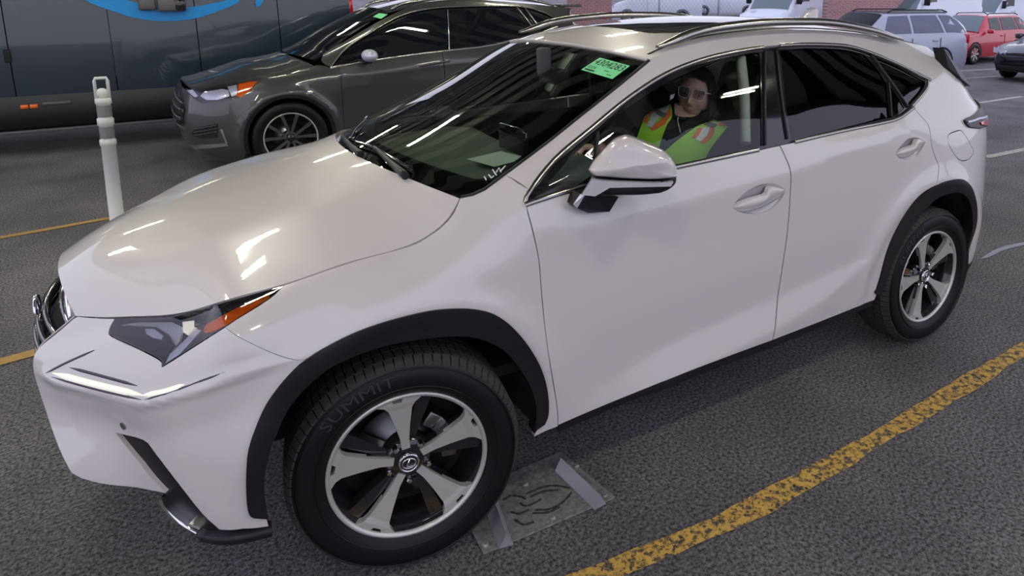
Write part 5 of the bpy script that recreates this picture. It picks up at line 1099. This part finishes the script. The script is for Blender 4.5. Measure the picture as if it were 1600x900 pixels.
# ------------------------------------------------------------------ driver
M['jacket'] = mat('black_jacket_cloth', (0.012, 0.013, 0.013), .85, bump=.1, bscale=60); M['skin'] = mat('skin', (0.66, 0.40, 0.32), .5, bump=.04, bscale=60, vary=.10)
M['lime'] = mat('lime_mesh_fabric', (0.36, 0.72, 0.035), .8, bump=.1, bscale=300); M['vorange'] = mat('orange_tape', (0.85, 0.17, 0.03), .6); M['vsilver'] = mat('reflective_silver_tape', (0.68, 0.72, 0.68), .35); M['vgrey'] = mat('grey_strap', (.12, .14, .12), .7)
M['eye'] = mat('eye_white', (.7, .68, .65), .2); M['iris'] = mat('iris_dark', (.03, .04, .05), .2); M['lips'] = mat('lips', (.42, .17, .14), .5); M['frame'] = mat('grey_glasses_frame', (.55, .55, .6), .3, .3); M['gl'] = glass('eyeglass_lens', (.68, .60, .64)); M['hair'] = mat('black_knit_hood', (.008, .008, .009), .9, bump=.2, bscale=150)
TF = np.array([-.60, -.80, 0]); TL_ = np.array([.80, -.60, 0]); UPZ = np.array([0, 0, 1.])
DP = np.array([1.47, -.37, 0]); person = empty('person', (DP[0], DP[1], .75)); setk(person, 'driver in black hood, glasses and lime safety vest with orange stripes', 'person')
PO = np.array(person.location)
HKz = [.74, .86, 1.00, 1.10, 1.165, 1.205, 1.235, 1.27]
tw = spl(HKz, [.17, .175, .20, .222, .205, .140, .070, .055]); td = spl(HKz, [.14, .15, .145, .13, .105, .080, .062, .050]); tlean = spl(HKz, [0, .0, .01, .02, .025, .025, .02, .015])
def torso_fn(a, z):
    w_, d_, f_ = tw(z), td(z), tlean(z); sh = np.clip((z-1.0)/.2, 0, 1)*.025
    s = np.sin(a); c = np.cos(a); P = DP+TF*(f_+d_*np.sign(c)*np.abs(c)**.8)[:, None]+TL_*(w_*np.sign(s)*np.abs(s)**.9)[:, None]+UPZ*(z-sh*s*.8)[:, None]
    return P
TS = Surf(lambda a, z: torso_fn(a, z), (-PI, PI), (.76, 1.26), n=120, mtr=(.18, 1))
# head frame
HC = aty(1088, 150, -.45)+np.array([.035, .045, -.008])
fh = AC-HC; fh = fh/np.linalg.norm(fh); fh = fh+np.array([-.22, .12, -.06]); fh /= np.linalg.norm(fh)
hu = np.array([0, 0, 1.])-fh*fh[2]; hu /= np.linalg.norm(hu); hl_ = np.cross(hu, fh)*1.0      # his left
if hl_@AR < 0: hl_ = -hl_
rr_ = math.radians(9); hu2 = hu*math.cos(rr_)+hl_*math.sin(rr_); hl2 = hl_*math.cos(rr_)-hu*math.sin(rr_)
def hp_(x, y, z): return HC+hl2*x+fh*y+hu2*z       # x his left, y forward, z up (metres)
def bump(x, z, cx_, cz_, sx_, sz_): return np.exp(-((x-cx_)/sx_)**2-((z-cz_)/sz_)**2)
A_ = np.linspace(.001, PI-.001, 90); B_ = np.linspace(-PI, PI, 120, endpoint=False); AA, BB = np.meshgrid(A_, B_, indexing='ij')
dx, dy, dz = np.sin(AA)*np.sin(BB), np.sin(AA)*np.cos(BB), np.cos(AA)
hx_, hy_, hz_ = .074*dx, .092*dy, .118*dz
low = np.clip(-hz_/.118, 0, 1); hx_ = hx_*(1-.34*low**1.6); hy_ = np.where(dy > 0, hy_*(1-.10*low**2), hy_*(1-.25*low))
front = np.clip(dy*2.2, 0, 1)
hy_ = hy_+front*(.026*bump(hx_, hz_, 0, -.022, .012, .017)+.016*bump(hx_, hz_, 0, .0, .009, .025)+.006*bump(np.abs(hx_), hz_, .013, -.028, .008, .008)-.012*bump(np.abs(hx_), hz_, .032, .012, .017, .011)+.006*bump(np.abs(hx_), hz_, .028, .034, .028, .009)
      +.007*bump(hx_, hz_, 0, -.052, .024, .006)+.006*bump(hx_, hz_, 0, -.064, .020, .006)-.004*bump(hx_, hz_, 0, -.058, .026, .003)+.010*bump(hx_, hz_, 0, -.092, .022, .018)+.006*bump(np.abs(hx_), hz_, .043, -.022, .018, .02)-.004*bump(np.abs(hx_), hz_, .034, -.05, .006, .02))
HEADP = HC+hl2*hx_[..., None]+fh*hy_[..., None]+hu2*hz_[..., None]
mb = MB(); mb.grid(HEADP, closed_v=True)
for s_ in (-1, 1): mb.ell(hp_(s_*.074, -.005, -.005), (.010, .022, .032), R=np.stack([hl2, fh, hu2], 1))
zz_ = np.linspace(.76, 1.262, 26); aa_ = np.linspace(-PI, PI, 48, endpoint=False); Zg, Ag = np.meshgrid(zz_, aa_, indexing='ij'); TG = torso_fn(Ag.ravel(), Zg.ravel()).reshape(26, 48, 3)
mb.grid(TG, closed_v=True); mb.add(TG[0], [tuple(range(48))]); mb.add(TG[-1], [tuple(range(48))])
neck0 = DP+TF*.012+UPZ*1.15; mb.tube([neck0, (neck0+HC)/2+np.array([0, 0, -.02]), HC-hu2*.03-fh*.025], [.060, .054, .050], 20)
shL = DP+TL_*.175+TF*.02+UPZ*1.135; shR = DP-TL_*.175+TF*.02+UPZ*1.155
grip = [cw+.185*(math.cos(t)*ey+math.sin(t)*ex) for t in (math.radians(160), math.radians(20))]; hand_t = grip[1]+np.array([.035, 0, .01]); handL = np.array([1.20, -.60, .92])
mb.tube(crv([shR, shR+np.array([-.06, .02, -.20]), hand_t+np.array([.10, .02, -.06]), hand_t], 5), np.linspace(.062, .028, 16), 14)
mb.tube(crv([shL, shL+np.array([.03, -.03, -.24]), handL+np.array([.12, 0, .0]), handL], 5), np.linspace(.066, .028, 16), 14)
def hand(base, d, up, mb):
    d = d/np.linalg.norm(d); sd = np.cross(d, up); sd /= np.linalg.norm(sd); up = np.cross(sd, d); mb.ell(base+d*.035, (.045, .042, .016), R=np.stack([d, sd, up], 1), n=10, m=14)
    for i, (o, L) in enumerate(((-.030, .055), (-.010, .07), (.010, .072), (.030, .062))):
        b = base+d*.065+sd*o; mb.tube([b-d*.02, b+d*L*.45+up*.002, b+d*L*.75-up*.022, b+d*L*.62-up*.045], [.0095, .009, .0085, .007], 8)
    b = base+d*.02-sd*.038; mb.tube([b+sd*.01, b+d*.02-sd*.018-up*.008, b+d*.05-sd*.022-up*.026], [.011, .010, .008], 8)
hand(hand_t, np.array([-1., 0, .15]), np.array([0, 0, 1.]), mb); hand(handL, np.array([-1., .1, .0]), np.array([0, 0, 1.]), mb)
hip = DP+UPZ*.80
for s_ in (-.10, .10): mb.tube(crv([hip+np.array([0.02, s_, 0]), hip+np.array([-.40, s_, .04]), hip+np.array([-.62, s_, -.22])], 6), np.linspace(.088, .055, 13), 14)
mb.v = [tuple(np.array(p)-PO) for p in mb.v]
tmp = mb.build('tmp', M['jacket']); md = tmp.modifiers.new('r', 'REMESH'); md.mode = 'VOXEL'; md.voxel_size = .0038; md.use_smooth_shade = True
bpy.context.view_layer.update(); me = bpy.data.meshes.new_from_object(tmp.evaluated_get(bpy.context.evaluated_depsgraph_get())); bpy.data.objects.remove(tmp)
me.materials.clear(); me.materials.append(M['jacket']); me.materials.append(M['skin']); me.name = 'body'
cn = np.array([p.center[:] for p in me.polygons])+PO; q = (cn-HC); lx, ly, lz = q@hl2, q@fh, q@hu2
isk = (((lx/.082)**2+(lz/.119)**2 < 1) & (ly > -.02) & ~((lz < -.05) & (ly < .03+.35*np.abs(lx))) & ~((lz < -.098) & (ly < .07))) | (np.linalg.norm(cn-(hand_t+np.array([-.05, 0, 0])), axis=1) < .085) | (np.linalg.norm(cn-(handL+np.array([-.05, 0, 0])), axis=1) < .085)
me.polygons.foreach_set('material_index', isk.astype(int)); me.polygons.foreach_set('use_smooth', np.ones(len(cn), bool)); body = link('body', me, person)
def pp_(mb): mb.v = [tuple(np.array(p)-PO) for p in mb.v]; return mb
for s_ in (-1, 1):
    c = hp_(s_*.031, .068, .012); e_ = pp_(MB().ell(c, (.0135, .0125, .0065), R=np.stack([hl2, fh, hu2], 1))).build('eye', M['eye'], person); pp_(MB().ell(c+fh*.010, (.0048, .0048, .0048))).build('iris', M['iris'], e_)
    pp_(MB().tube([hp_(s_*.014, .090, .034), hp_(s_*.032, .089, .040), hp_(s_*.052, .074, .034)], [.002, .0035, .002], 6)).build('eyebrow', M['hair'], person)
pp_(MB().tube([hp_(-.026, .076, -.055), hp_(-.012, .088, -.058), hp_(0, .092, -.0585), hp_(.012, .088, -.058), hp_(.026, .076, -.054)], [.001, .003, .0035, .003, .001], 6)).build('mouth', M['lips'], person)
gls = empty('glasses', (0, 0, 0)); gls.parent = person
for s_ in (-1, 1):
    fr = [(.008, -.006), (.010, .026), (.030, .031), (.056, .027), (.060, .012), (.052, -.012), (.030, -.018), (.014, -.014), (.008, -.006)]
    P3 = [hp_(s_*x, .103-.35*max(0, x-.03)-.0, z+.010) for x, z in fr]; pp_(MB().tube(crv(P3, 4), .0018, 6, False)).build('glasses_frame', M['frame'], gls)
    lens = MB(); lens.add([p for p in P3[:-1]], [tuple(range(8))], False); pp_(lens).build('lens', M['gl'], gls, fixn=False)
    pp_(MB().tube([hp_(s_*.060, .092, .030), hp_(s_*.074, .06, .028), hp_(s_*.080, -.01, .02)], .0025, 6)).build('temple', M['frame'], gls)
pp_(MB().tube([hp_(-.009, .103, .026), hp_(0, .105, .029), hp_(.009, .103, .026)], .0022, 6)).build('bridge', M['frame'], gls)
# hood: a shell over crown, sides and nape, open on the face
G = []
for a in np.linspace(.02, PI*.93, 34):
    row = []
    op = 1.12 if a > .9 else 1.12*(a/.9)**.8
    for t in np.linspace(0, 1, 44):
        lim = .86+.30*max(0, (a-1.3))-.9*max(0, 1.16-a); b = lim+(2*PI-2*lim)*t if a > .98 else 2*PI*t
        x, y, z = math.sin(a)*math.sin(b), math.sin(a)*math.cos(b), math.cos(a)
        k = 1+.0*(a > 1); k2 = 1+.35*max(0, -z)
        row.append(hp_(.092*x*k2, .108*y-.006, .138*z-.002))
    G.append(row)
hd_ = MB().grid(np.array(G)); pp_(hd_).build('hood', M['hair'], person)
G = [[neck0+UPZ*.03+TF*(.015+(.100-h_*.2)*math.cos(t))+TL_*(.100-h_*.2)*math.sin(t)+UPZ*(h_-.035*math.cos(t)) for t in np.linspace(0, 2*PI, 32, endpoint=False)] for h_ in (-.03, .01, .05, .085, .075)]; pp_(MB().grid(np.array(G), closed_v=True)).build('collar', M['jacket'], person)
def vpan(name, q, m, off, par, h=.012):
    uv = TS.inv(q); o = panel(name, TS, uv, M[m], par, h=h, off=off, flange=.004); o.location = tuple(-PO); return o
VR = loop([(1018,166),(1035,163),(1051,165)], [(1051,165),(1049.8,185),(1042.7,196),(1035.6,214),(1029,236),(1026,258)], [(1026,258),(985,258),(996,223)], [(996,223),(1002,205),(1009,187),(1018,166)], n=5)
VL = loop([(1039,236),(1062,217),(1085,201),(1096,196),(1110,192),(1130,183)], [(1130,183),(1139,196)], [(1139,196),(1124.5,212),(1110,230),(1101,248),(1098,262)], [(1098,262),(1036,270),(1030,252),(1039,236)], n=5)
vest = empty('safety_vest', (0, 0, 0)); vest.parent = person
def vp2(*a, **k): o = vpan(*a, **k); return o
v1 = vp2('vest_front', VR, 'lime', .012, vest); v2 = vp2('vest_front', VL, 'lime', .012, vest)
for q, m_, of in (([(1022,168),(1034,165),(1016,197),(1008,192)], 'vorange', .0155), ([(1034,165),(1050,166),(1046,176),(1022,201),(1012,199),(1018,190)], 'vsilver', .015), ([(1050,170),(1050,182),(1040,196),(1022,206),(1018,203),(1036,188),(1044,178)], 'vorange', .0155), ([(1024,173),(1028,170),(1043,182),(1039,187)], 'vgrey', .019),
              ([(1089,201.4),(1096,202),(1087,216.5),(1080,215.6)], 'vorange', .0155), ([(1096,202),(1106.7,201.4),(1092.5,221.8),(1085.4,218)], 'vsilver', .0155), ([(1107,202),(1114,203),(1099,225),(1092.5,222.5)], 'vorange', .0155),
              ([(1108,194),(1121,188.5),(1116,194),(1106,198)], 'vsilver', .0155), ([(1121,188.5),(1132,184.5),(1137,193),(1116,199)], 'vorange', .0155), ([(1098,197.5),(1104,195),(1118,199),(1112,203)], 'vgrey', .019)):
    vp2('tape', q, m_, of, vest, h=.008)
uv = TS.inv([(1060,181),(1058.5,190),(1061,200),(1063,208)]); P_ = TS(uv[:, 0], uv[:, 1])+TS.normal(uv[:, 0], uv[:, 1])*.010; pp_(MB().tube(P_, .0022, 6)).build('zip_cord', M['vsilver'], person)
# paper on the dashboard
pt = [np.array([x, y, 0]) for x, y in ((.56, -.30), (.52, -.12), (.70, -.06), (.74, -.24))]
pz = 1.088
pc_ = sum(pt)/4; ps = MB(); ps.prism([np.array([p[0]-pc_[0], p[1]-pc_[1], 0]) for p in pt], (0, 0, .0015)); o = ps.build('paper_sheet', M['paper']); o.location = (pc_[0], pc_[1], pz); setk(o, 'white sheet of paper lying on the dashboard behind the windscreen', 'paper')

# ------------------------------------------------------------------ background vehicles and building
def far_car(name, label, cat_, loc, rz, sc, L, Wd, H, body, hoodh, belt_h, xw0, xw1, xr1, xt, wr, wx, roofm=None, dark='fglass', wins=(), van_=False, wsm='fglass_sky', group=None, lampm='silver', wstyle='silver'):
    """local frame: nose towards -x, x runs 0..L, own left side is -y"""
    r = empty(name, loc, rz); r.scale = (sc,)*3; setk(r, label, cat_, group); hw = Wd/2; rw = hw*(.90 if van_ else .70); b0 = .24
    stn = []
    for x in sorted(set(list(np.linspace(0, L, 19))+[xw0, xw1, xr1, xt])):
        if x <= xw0: zt = np.interp(x, [0, .15, .5, xw0], [hoodh*.72, hoodh*.86, hoodh*.93, hoodh]); k = 0
        elif x <= xw1: k = (x-xw0)/(xw1-xw0); zt = hoodh+(H-hoodh)*k**.9
        elif x <= xr1: k = 1; zt = H
        else: k = max(0, 1-(x-xr1)/(L-xr1)*(.15 if van_ else .55)); zt = H-(H-belt_h)*(1-k)*(.6 if van_ else 1.0)
        e = hw*(1-.22*max(0, 1-x/.35)**2-.10*max(0, (x-L+.3)/.3)**2); bl_ = min(belt_h, zt-.02); tw_ = e*.86 if k < .02 else e*(.86-(.86-rw/hw)*min(1, k*1.0))
        stn.append([(x, -e*.94, b0), (x, -e, b0+.14), (x, -e, bl_*.62), (x, -e*.99, bl_-.10), (x, -e*.95, bl_), (x, -(e*.95+tw_)/2, (bl_+zt)/2+.01), (x, -tw_, zt-.05), (x, -tw_*.88, zt-.005), (x, -tw_*.4, zt+.02), (x, 0, zt+.025)])
    stn = np.array(stn); K = stn[:, 0, 0]
    FN = lambda u, v: np.stack([np.array([np.interp(uu, K, stn[:, :, c] @ wv) for uu, wv in zip(u, WV(v))]) for c in range(3)], 1)
    def WV(v): 
        out = np.zeros((len(v), 10)); i = np.clip(np.floor(v).astype(int), 0, 8); f = v-i; out[np.arange(len(v)), i] = 1-f; out[np.arange(len(v)), i+1] = f; return out
    full = np.concatenate([stn, (stn*np.array([1, -1, 1]))[:, ::-1][:, 1:]], 1); mb = MB().grid(full); n_ = full.shape[1]; mb.add(full[0], [tuple(range(n_))]); mb.add(full[-1], [tuple(range(n_))[::-1]])
    bd = mb.build('body', M[body], r)
    def side_pan(nm, q, m_, off=.012):      # polygon on the left side in local x, v
        for s_ in (1, -1):
            P = []; Q = resample(np.array(q), .12); P = FN(Q[:, 0], Q[:, 1]); nn = np.array([0, -1, .25]); P = P+nn/np.linalg.norm(nn)*off; P = P*np.array([1, s_, 1]); mb = MB(); mb.add(P, [tuple(range(len(P)))], False); c = mb.build(nm, M[m_], r, fixn=False)
    for q in wins: side_pan('window_glass', q, dark)
    def cross_pan(nm, x0, x1, k, m_, off=.012, zk=0):
        u = np.linspace(x0, x1, 8); G = []
        for uu in u:
            row = []
            for v in np.linspace(6.6, 9, 5): row.append(FN(np.array([uu]), np.array([v]))[0])
            row = np.array(row); row = np.concatenate([row, (row*np.array([1, -1, 1]))[::-1][1:]]); row[:, 1] *= k; G.append(row+np.array([-off*.7, 0, off]))
        return MB().grid(np.array(G)).build(nm, M[m_], r, fixn=False)
    cross_pan('windshield', xw0+.04*(xw1-xw0), xw1-.06*(xw1-xw0), 1.02, wsm)
    if roofm: cross_pan('roof', xw1, xr1, 1.0, roofm)
    for s_ in (-1, 1):
        for x in wx:
            wl_ = empty('wheel', (0, 0, 0)); wl_.parent = r; wl_.location = (x, s_*(hw-.10), wr); wl_.rotation_euler = (0, 0, 0 if s_ < 0 else PI)
            MB().lathe([(wr*.62, .1), (wr*.62, -.10), (wr*.70, -.118), (wr*.9, -.12), (wr, -.09), (wr, .09), (wr*.9, .1)], 28).build('tyre', M['rubber'], wl_); MB().lathe([(.001, -.06), (wr*.62, -.06)], 20).build('rim', M['rimblack'], wl_)
            for i in range(7 if wstyle == 'silver' else 5):
                a = 2*PI*i/(7 if wstyle == 'silver' else 5); d = .18; P = [(rr_*math.cos(aa), yy, rr_*math.sin(aa)) for rr_, aa, yy in ((.03, a+.6, -.10), (wr*.64, a+d, -.112), (wr*.64, a-d, -.112), (.03, a-.6, -.10))]; MB().add(P, [(0, 1, 2, 3)], False).build('spoke', M['machined' if wstyle == 'silver' else 'disc'], wl_, fixn=False)
            G = [[(x+wr*k_*math.cos(a), s_*(hw+.004-(.02 if k_ > 1.2 else 0)), wr+wr*k_*math.sin(a)) for a in np.linspace(-.15, PI+.15, 18)] for k_ in (1.02, 1.17)]; MB().grid(np.array(G)).build('wheel_arch', M['dark'], r, fixn=False)
        e0 = hw*.80; zl = hoodh*.74
        MB().prism([(.02, s_*e0*.62, zl-.06), (.10, s_*e0*1.12, zl-.03), (.14, s_*e0*1.16, zl+.10), (.06, s_*e0*.66, zl+.04)], (-.03, s_*.02, .01)).build('head_lamp', M[lampm], r)
        m2 = empty('side_mirror', (0, 0, 0)); m2.parent = r; MB().box((xw0+.35, s_*(hw+.10), belt_h+(.25 if van_ else .06)), (.12, .22, .42 if van_ else .15), bev=.04).build('mirror_cap', M['clad'] if van_ else M[body], m2)
    MB().box((-.01, 0, hoodh*.55), (.08, Wd*.62, hoodh*.22), bev=.02).build('grille', M['gloss'], r); MB().box((.0, 0, .33), (.10, Wd*.7, .12), bev=.02).build('air_intake', M['dark'], r)
    if not van_:
        for s_ in (-1, 1): MB().tube([(xw1+.15, s_*rw*.92, H+.01), (xw1+.3, s_*rw*.92, H+.07), (xr1-.2, s_*rw*.92, H+.06), (xr1, s_*rw*.92, H)], .018, 6).build('roof_rail', M['clad'], r)
        for s_ in (-1, 1): MB().box((L-.10, s_*hw*.90, belt_h-.10), (.20, .10, .26), bev=.03).build('tail_lamp', M['red'], r)
    for x in wins and ((xw0+1.35, xw0+2.35) if not van_ else (xw0+1.2,)):
        for s_ in (-1,): MB().box((x, s_*(hw+.01), belt_h-.12), (.20, .03, .04), bev=.01).build('door_handle', M[body], r); MB().box((x+.18, s_*(hw+.001), belt_h*.58), (.012, .008, belt_h*.75)).build('door_seam', M['dark'], r)
    return r
M['fdark'] = mat('dull_black_glass', (.008, .009, .012), .45, spec=.2)
M['fglass_sky'] = mat('pale_windscreen', (.10, .15, .17), .05, .0, .5, spec=.8); M['redp'] = mat('red_paint', (.62, .012, .035), .25, 0, 1); M['bluep'] = mat('pale_blue_grey_paint', (.44, .45, .56), .3, 0, 1); M['blackp'] = mat('black_blue_paint', (.02, .022, .03), .15, 0, 1); M['vanw'] = mat('white_van_paint', (.74, .76, .86), .3, 0, .8); M['greyglass'] = mat('grey_tinted_glass', (.11, .11, .19), .08, 0, .3); M['brick'] = mat('brick', (.4, .12, .1), .8)
suvw = lambda xw0, xw1, xr1, L: ([(xw0+.62, 4.25), (xw1+.10, 5.85), (xw1+.75, 5.9), (xw1+.75, 4.25)], [(xw1+.85, 4.25), (xw1+.85, 5.9), (xw1+1.75, 5.9), (xw1+1.90, 4.25)], [(xw1+2.0, 4.25), (xw1+1.85, 5.9), (xr1+.25, 5.8), (xr1+.55, 4.3)])
far_car('suv_car', 'red suv with silver wheels parked on the lot at the right edge', 'car', (16.40, 7.62, 0), math.radians(-.6), .70, 4.5, 1.84, 1.70, 'redp', 1.10, 1.10, 1.15, 1.75, 4.0, 4.3, .37, (.80, 3.55), wins=suvw(1.15, 1.75, 4.0, 4.5))
far_car('suv_car', 'pale blue grey suv with a black roof behind the white suv tail', 'car', (10.70, 7.08, 0), math.radians(-10), .79, 4.9, 1.98, 1.72, 'bluep', 1.12, 1.12, 1.25, 2.05, 4.3, 4.7, .38, (.95, 3.85), roofm='fdark', dark='greyglass', wsm='fdark', wins=suvw(1.25, 2.05, 4.3, 4.9))
far_car('small_car', 'nose of a dark blue black car cut off by the right edge', 'car', (14.18, 4.42, 0), math.radians(-3.7), .82, 4.3, 1.8, 1.5, 'blackp', .95, .98, 1.1, 1.8, 3.5, 4.0, .34, (.8, 3.4), wins=suvw(1.1, 1.8, 3.5, 4.3))
vw_ = lambda xw0: ([(xw0+.30, 4.3), (xw0+.85, 5.7), (xw0+1.35, 5.7), (xw0+1.35, 4.3)],)
far_car('delivery_van', 'white van facing left behind the roof fin of the white suv', 'van', (16.65, 14.23, 0), math.radians(11), .87, 5.6, 2.05, 2.5, 'vanw', 1.35, 1.55, .75, 1.75, 5.3, 5.5, .36, (.95, 4.4), van_=True, wins=vw_(.75))
far_car('delivery_van', 'white high van behind the pale blue suv, between brick wall and red suv', 'van', (19.5, 11.5, 0), math.radians(4), .83, 6.0, 2.05, 2.7, 'vanw', 1.35, 1.6, .75, 1.75, 5.7, 5.9, .36, (.95, 4.6), van_=True, wins=vw_(.75))
far_car('delivery_van', 'white van behind the red suv at the right edge', 'van', (27.0, 12.9, 0), math.radians(-10), .71, 6.0, 2.05, 2.7, 'vanw', 1.35, 1.6, .75, 1.75, 5.7, 5.9, .36, (.95, 4.6), van_=True, wins=vw_(.75))
def gz(x, y): return float(lotz(x, y))
for i, (pxl, lb) in enumerate(((957, 'white van beyond the fence, next to the brick pillar'), (1078, 'white van beyond the fence, left of the white van facing the lot'))):
    p = atz(pxl, 22, .6); k = (34.0 if i == 0 else 38.0)/((p-AC)@AF); q = AC+(p-AC)*k
    far_car('delivery_van', lb, 'van', (q[0], q[1], gz(q[0], q[1])), -YAW-.10, .80 if i == 0 else .72, 5.3, 2.0, 2.4, 'vanw', 1.3, 1.5, .75, 1.7, 5.0, 5.2, .38, (.95, 4.15), van_=True, wins=vw_(.75), wstyle='plain')
# brick walls: joints cut by geometry-free material at this distance
def brickmat():
    m = M['brick']; t, n, l = nodes(m); b = n['Principled BSDF']; tc = n.new('ShaderNodeTexCoord'); br = n.new('ShaderNodeTexBrick'); br.inputs['Color1'].default_value = (.38, .09, .07, 1); br.inputs['Color2'].default_value = (.50, .16, .13, 1); br.inputs['Mortar'].default_value = (.45, .36, .38, 1); br.inputs['Scale'].default_value = 1.0; br.inputs['Mortar Size'].default_value = .014; br.inputs['Brick Width'].default_value = .16; br.inputs['Row Height'].default_value = .056
    mp = n.new('ShaderNodeMapping'); mp.inputs['Rotation'].default_value = (PI/2, 0, 0); l.new(tc.outputs['Object'], mp.inputs[0]); l.new(mp.outputs[0], br.inputs['Vector']); l.new(br.outputs['Color'], b.inputs['Base Color'])
brickmat()
def wall(px0, px1, dep, lb, nm='wall_back'):
    p0 = AC+ray(px0, 20)*dep; p1 = AC+ray(px1, 20)*dep; L = np.linalg.norm((p1-p0)[:2]); z = gz((p0[0]+p1[0])/2, (p0[1]+p1[1])/2)
    o = MB().box((L/2, .25, 1.9), (L, .5, 4.6)).build(nm, M['brick']); o.location = (p0[0], p0[1], z); o.rotation_euler = (0, 0, math.atan2(p1[1]-p0[1], p1[0]-p0[0])); setk(o, lb, kind='structure'); return o
wall(886, 956, 21, 'red brick pillar between the grey suv roof and the far vans', 'wall_left')
wall(1292, 1412, 23, 'red brick wall above the roof of the pale blue suv', 'wall_right')
# chain link fence posts and mesh before the far vans
M['link'] = mat('galvanised_wire', (.35, .35, .40), .5, .5)
fe = empty('chain_link_fence', (0, 0, 0)); a0 = AC+ray(955, 18)*30; a1 = AC+ray(1175, 18)*30; fe.location = (a0[0], a0[1], gz(a0[0], a0[1])); setk(fe, 'chain link fence with thin round posts in front of the far white vans', 'fence')
dv = (a1-a0); dv[2] = 0; Lf = np.linalg.norm(dv); dv /= Lf
for t in (.34, .76): 
    p = dv*Lf*t; MB().tube([p, p+np.array([0, 0, 2.2])], .035, 8).build('fence_post', M['link'], fe)
mb = MB()
for i in range(int(Lf/.16)):
    for s_ in (1, -1):
        p = dv*(i*.16); q = p+dv*s_*1.4+np.array([0, 0, 1.9]); t = 1.0
        mb.tube([p+np.array([0, 0, .1]), q], .005, 3, False)
o = mb.build('fence_mesh', M['link'], fe); o['kind'] = 'stuff'
for z in (.1, 2.0): MB().tube([dv*0+np.array([0, 0, z]), dv*Lf+np.array([0, 0, z])], .02, 6).build('fence_rail', M['link'], fe)
# strip of parked cars glimpsed between the dark van and the grey suv roof
for i, (pxl, pyl, cl, lb) in enumerate(((566, 6, 'vanw', 'pale car glimpsed left above the grey suv windscreen'), (625, 2, 'bluep', 'blue grey car glimpsed above the grey suv roof'))):
    p = AC+ray(pxl, pyl+14)*(13 if i == 0 else 22); far_car('parked_car', lb, 'car', (p[0], p[1], 0), -.9, .95, 4.4, 1.8, 1.5, cl, .98, 1.0, 1.1, 1.8, 3.6, 4.1, .33, (.8, 3.5), wins=suvw(1.1, 1.8, 3.5, 4.3))
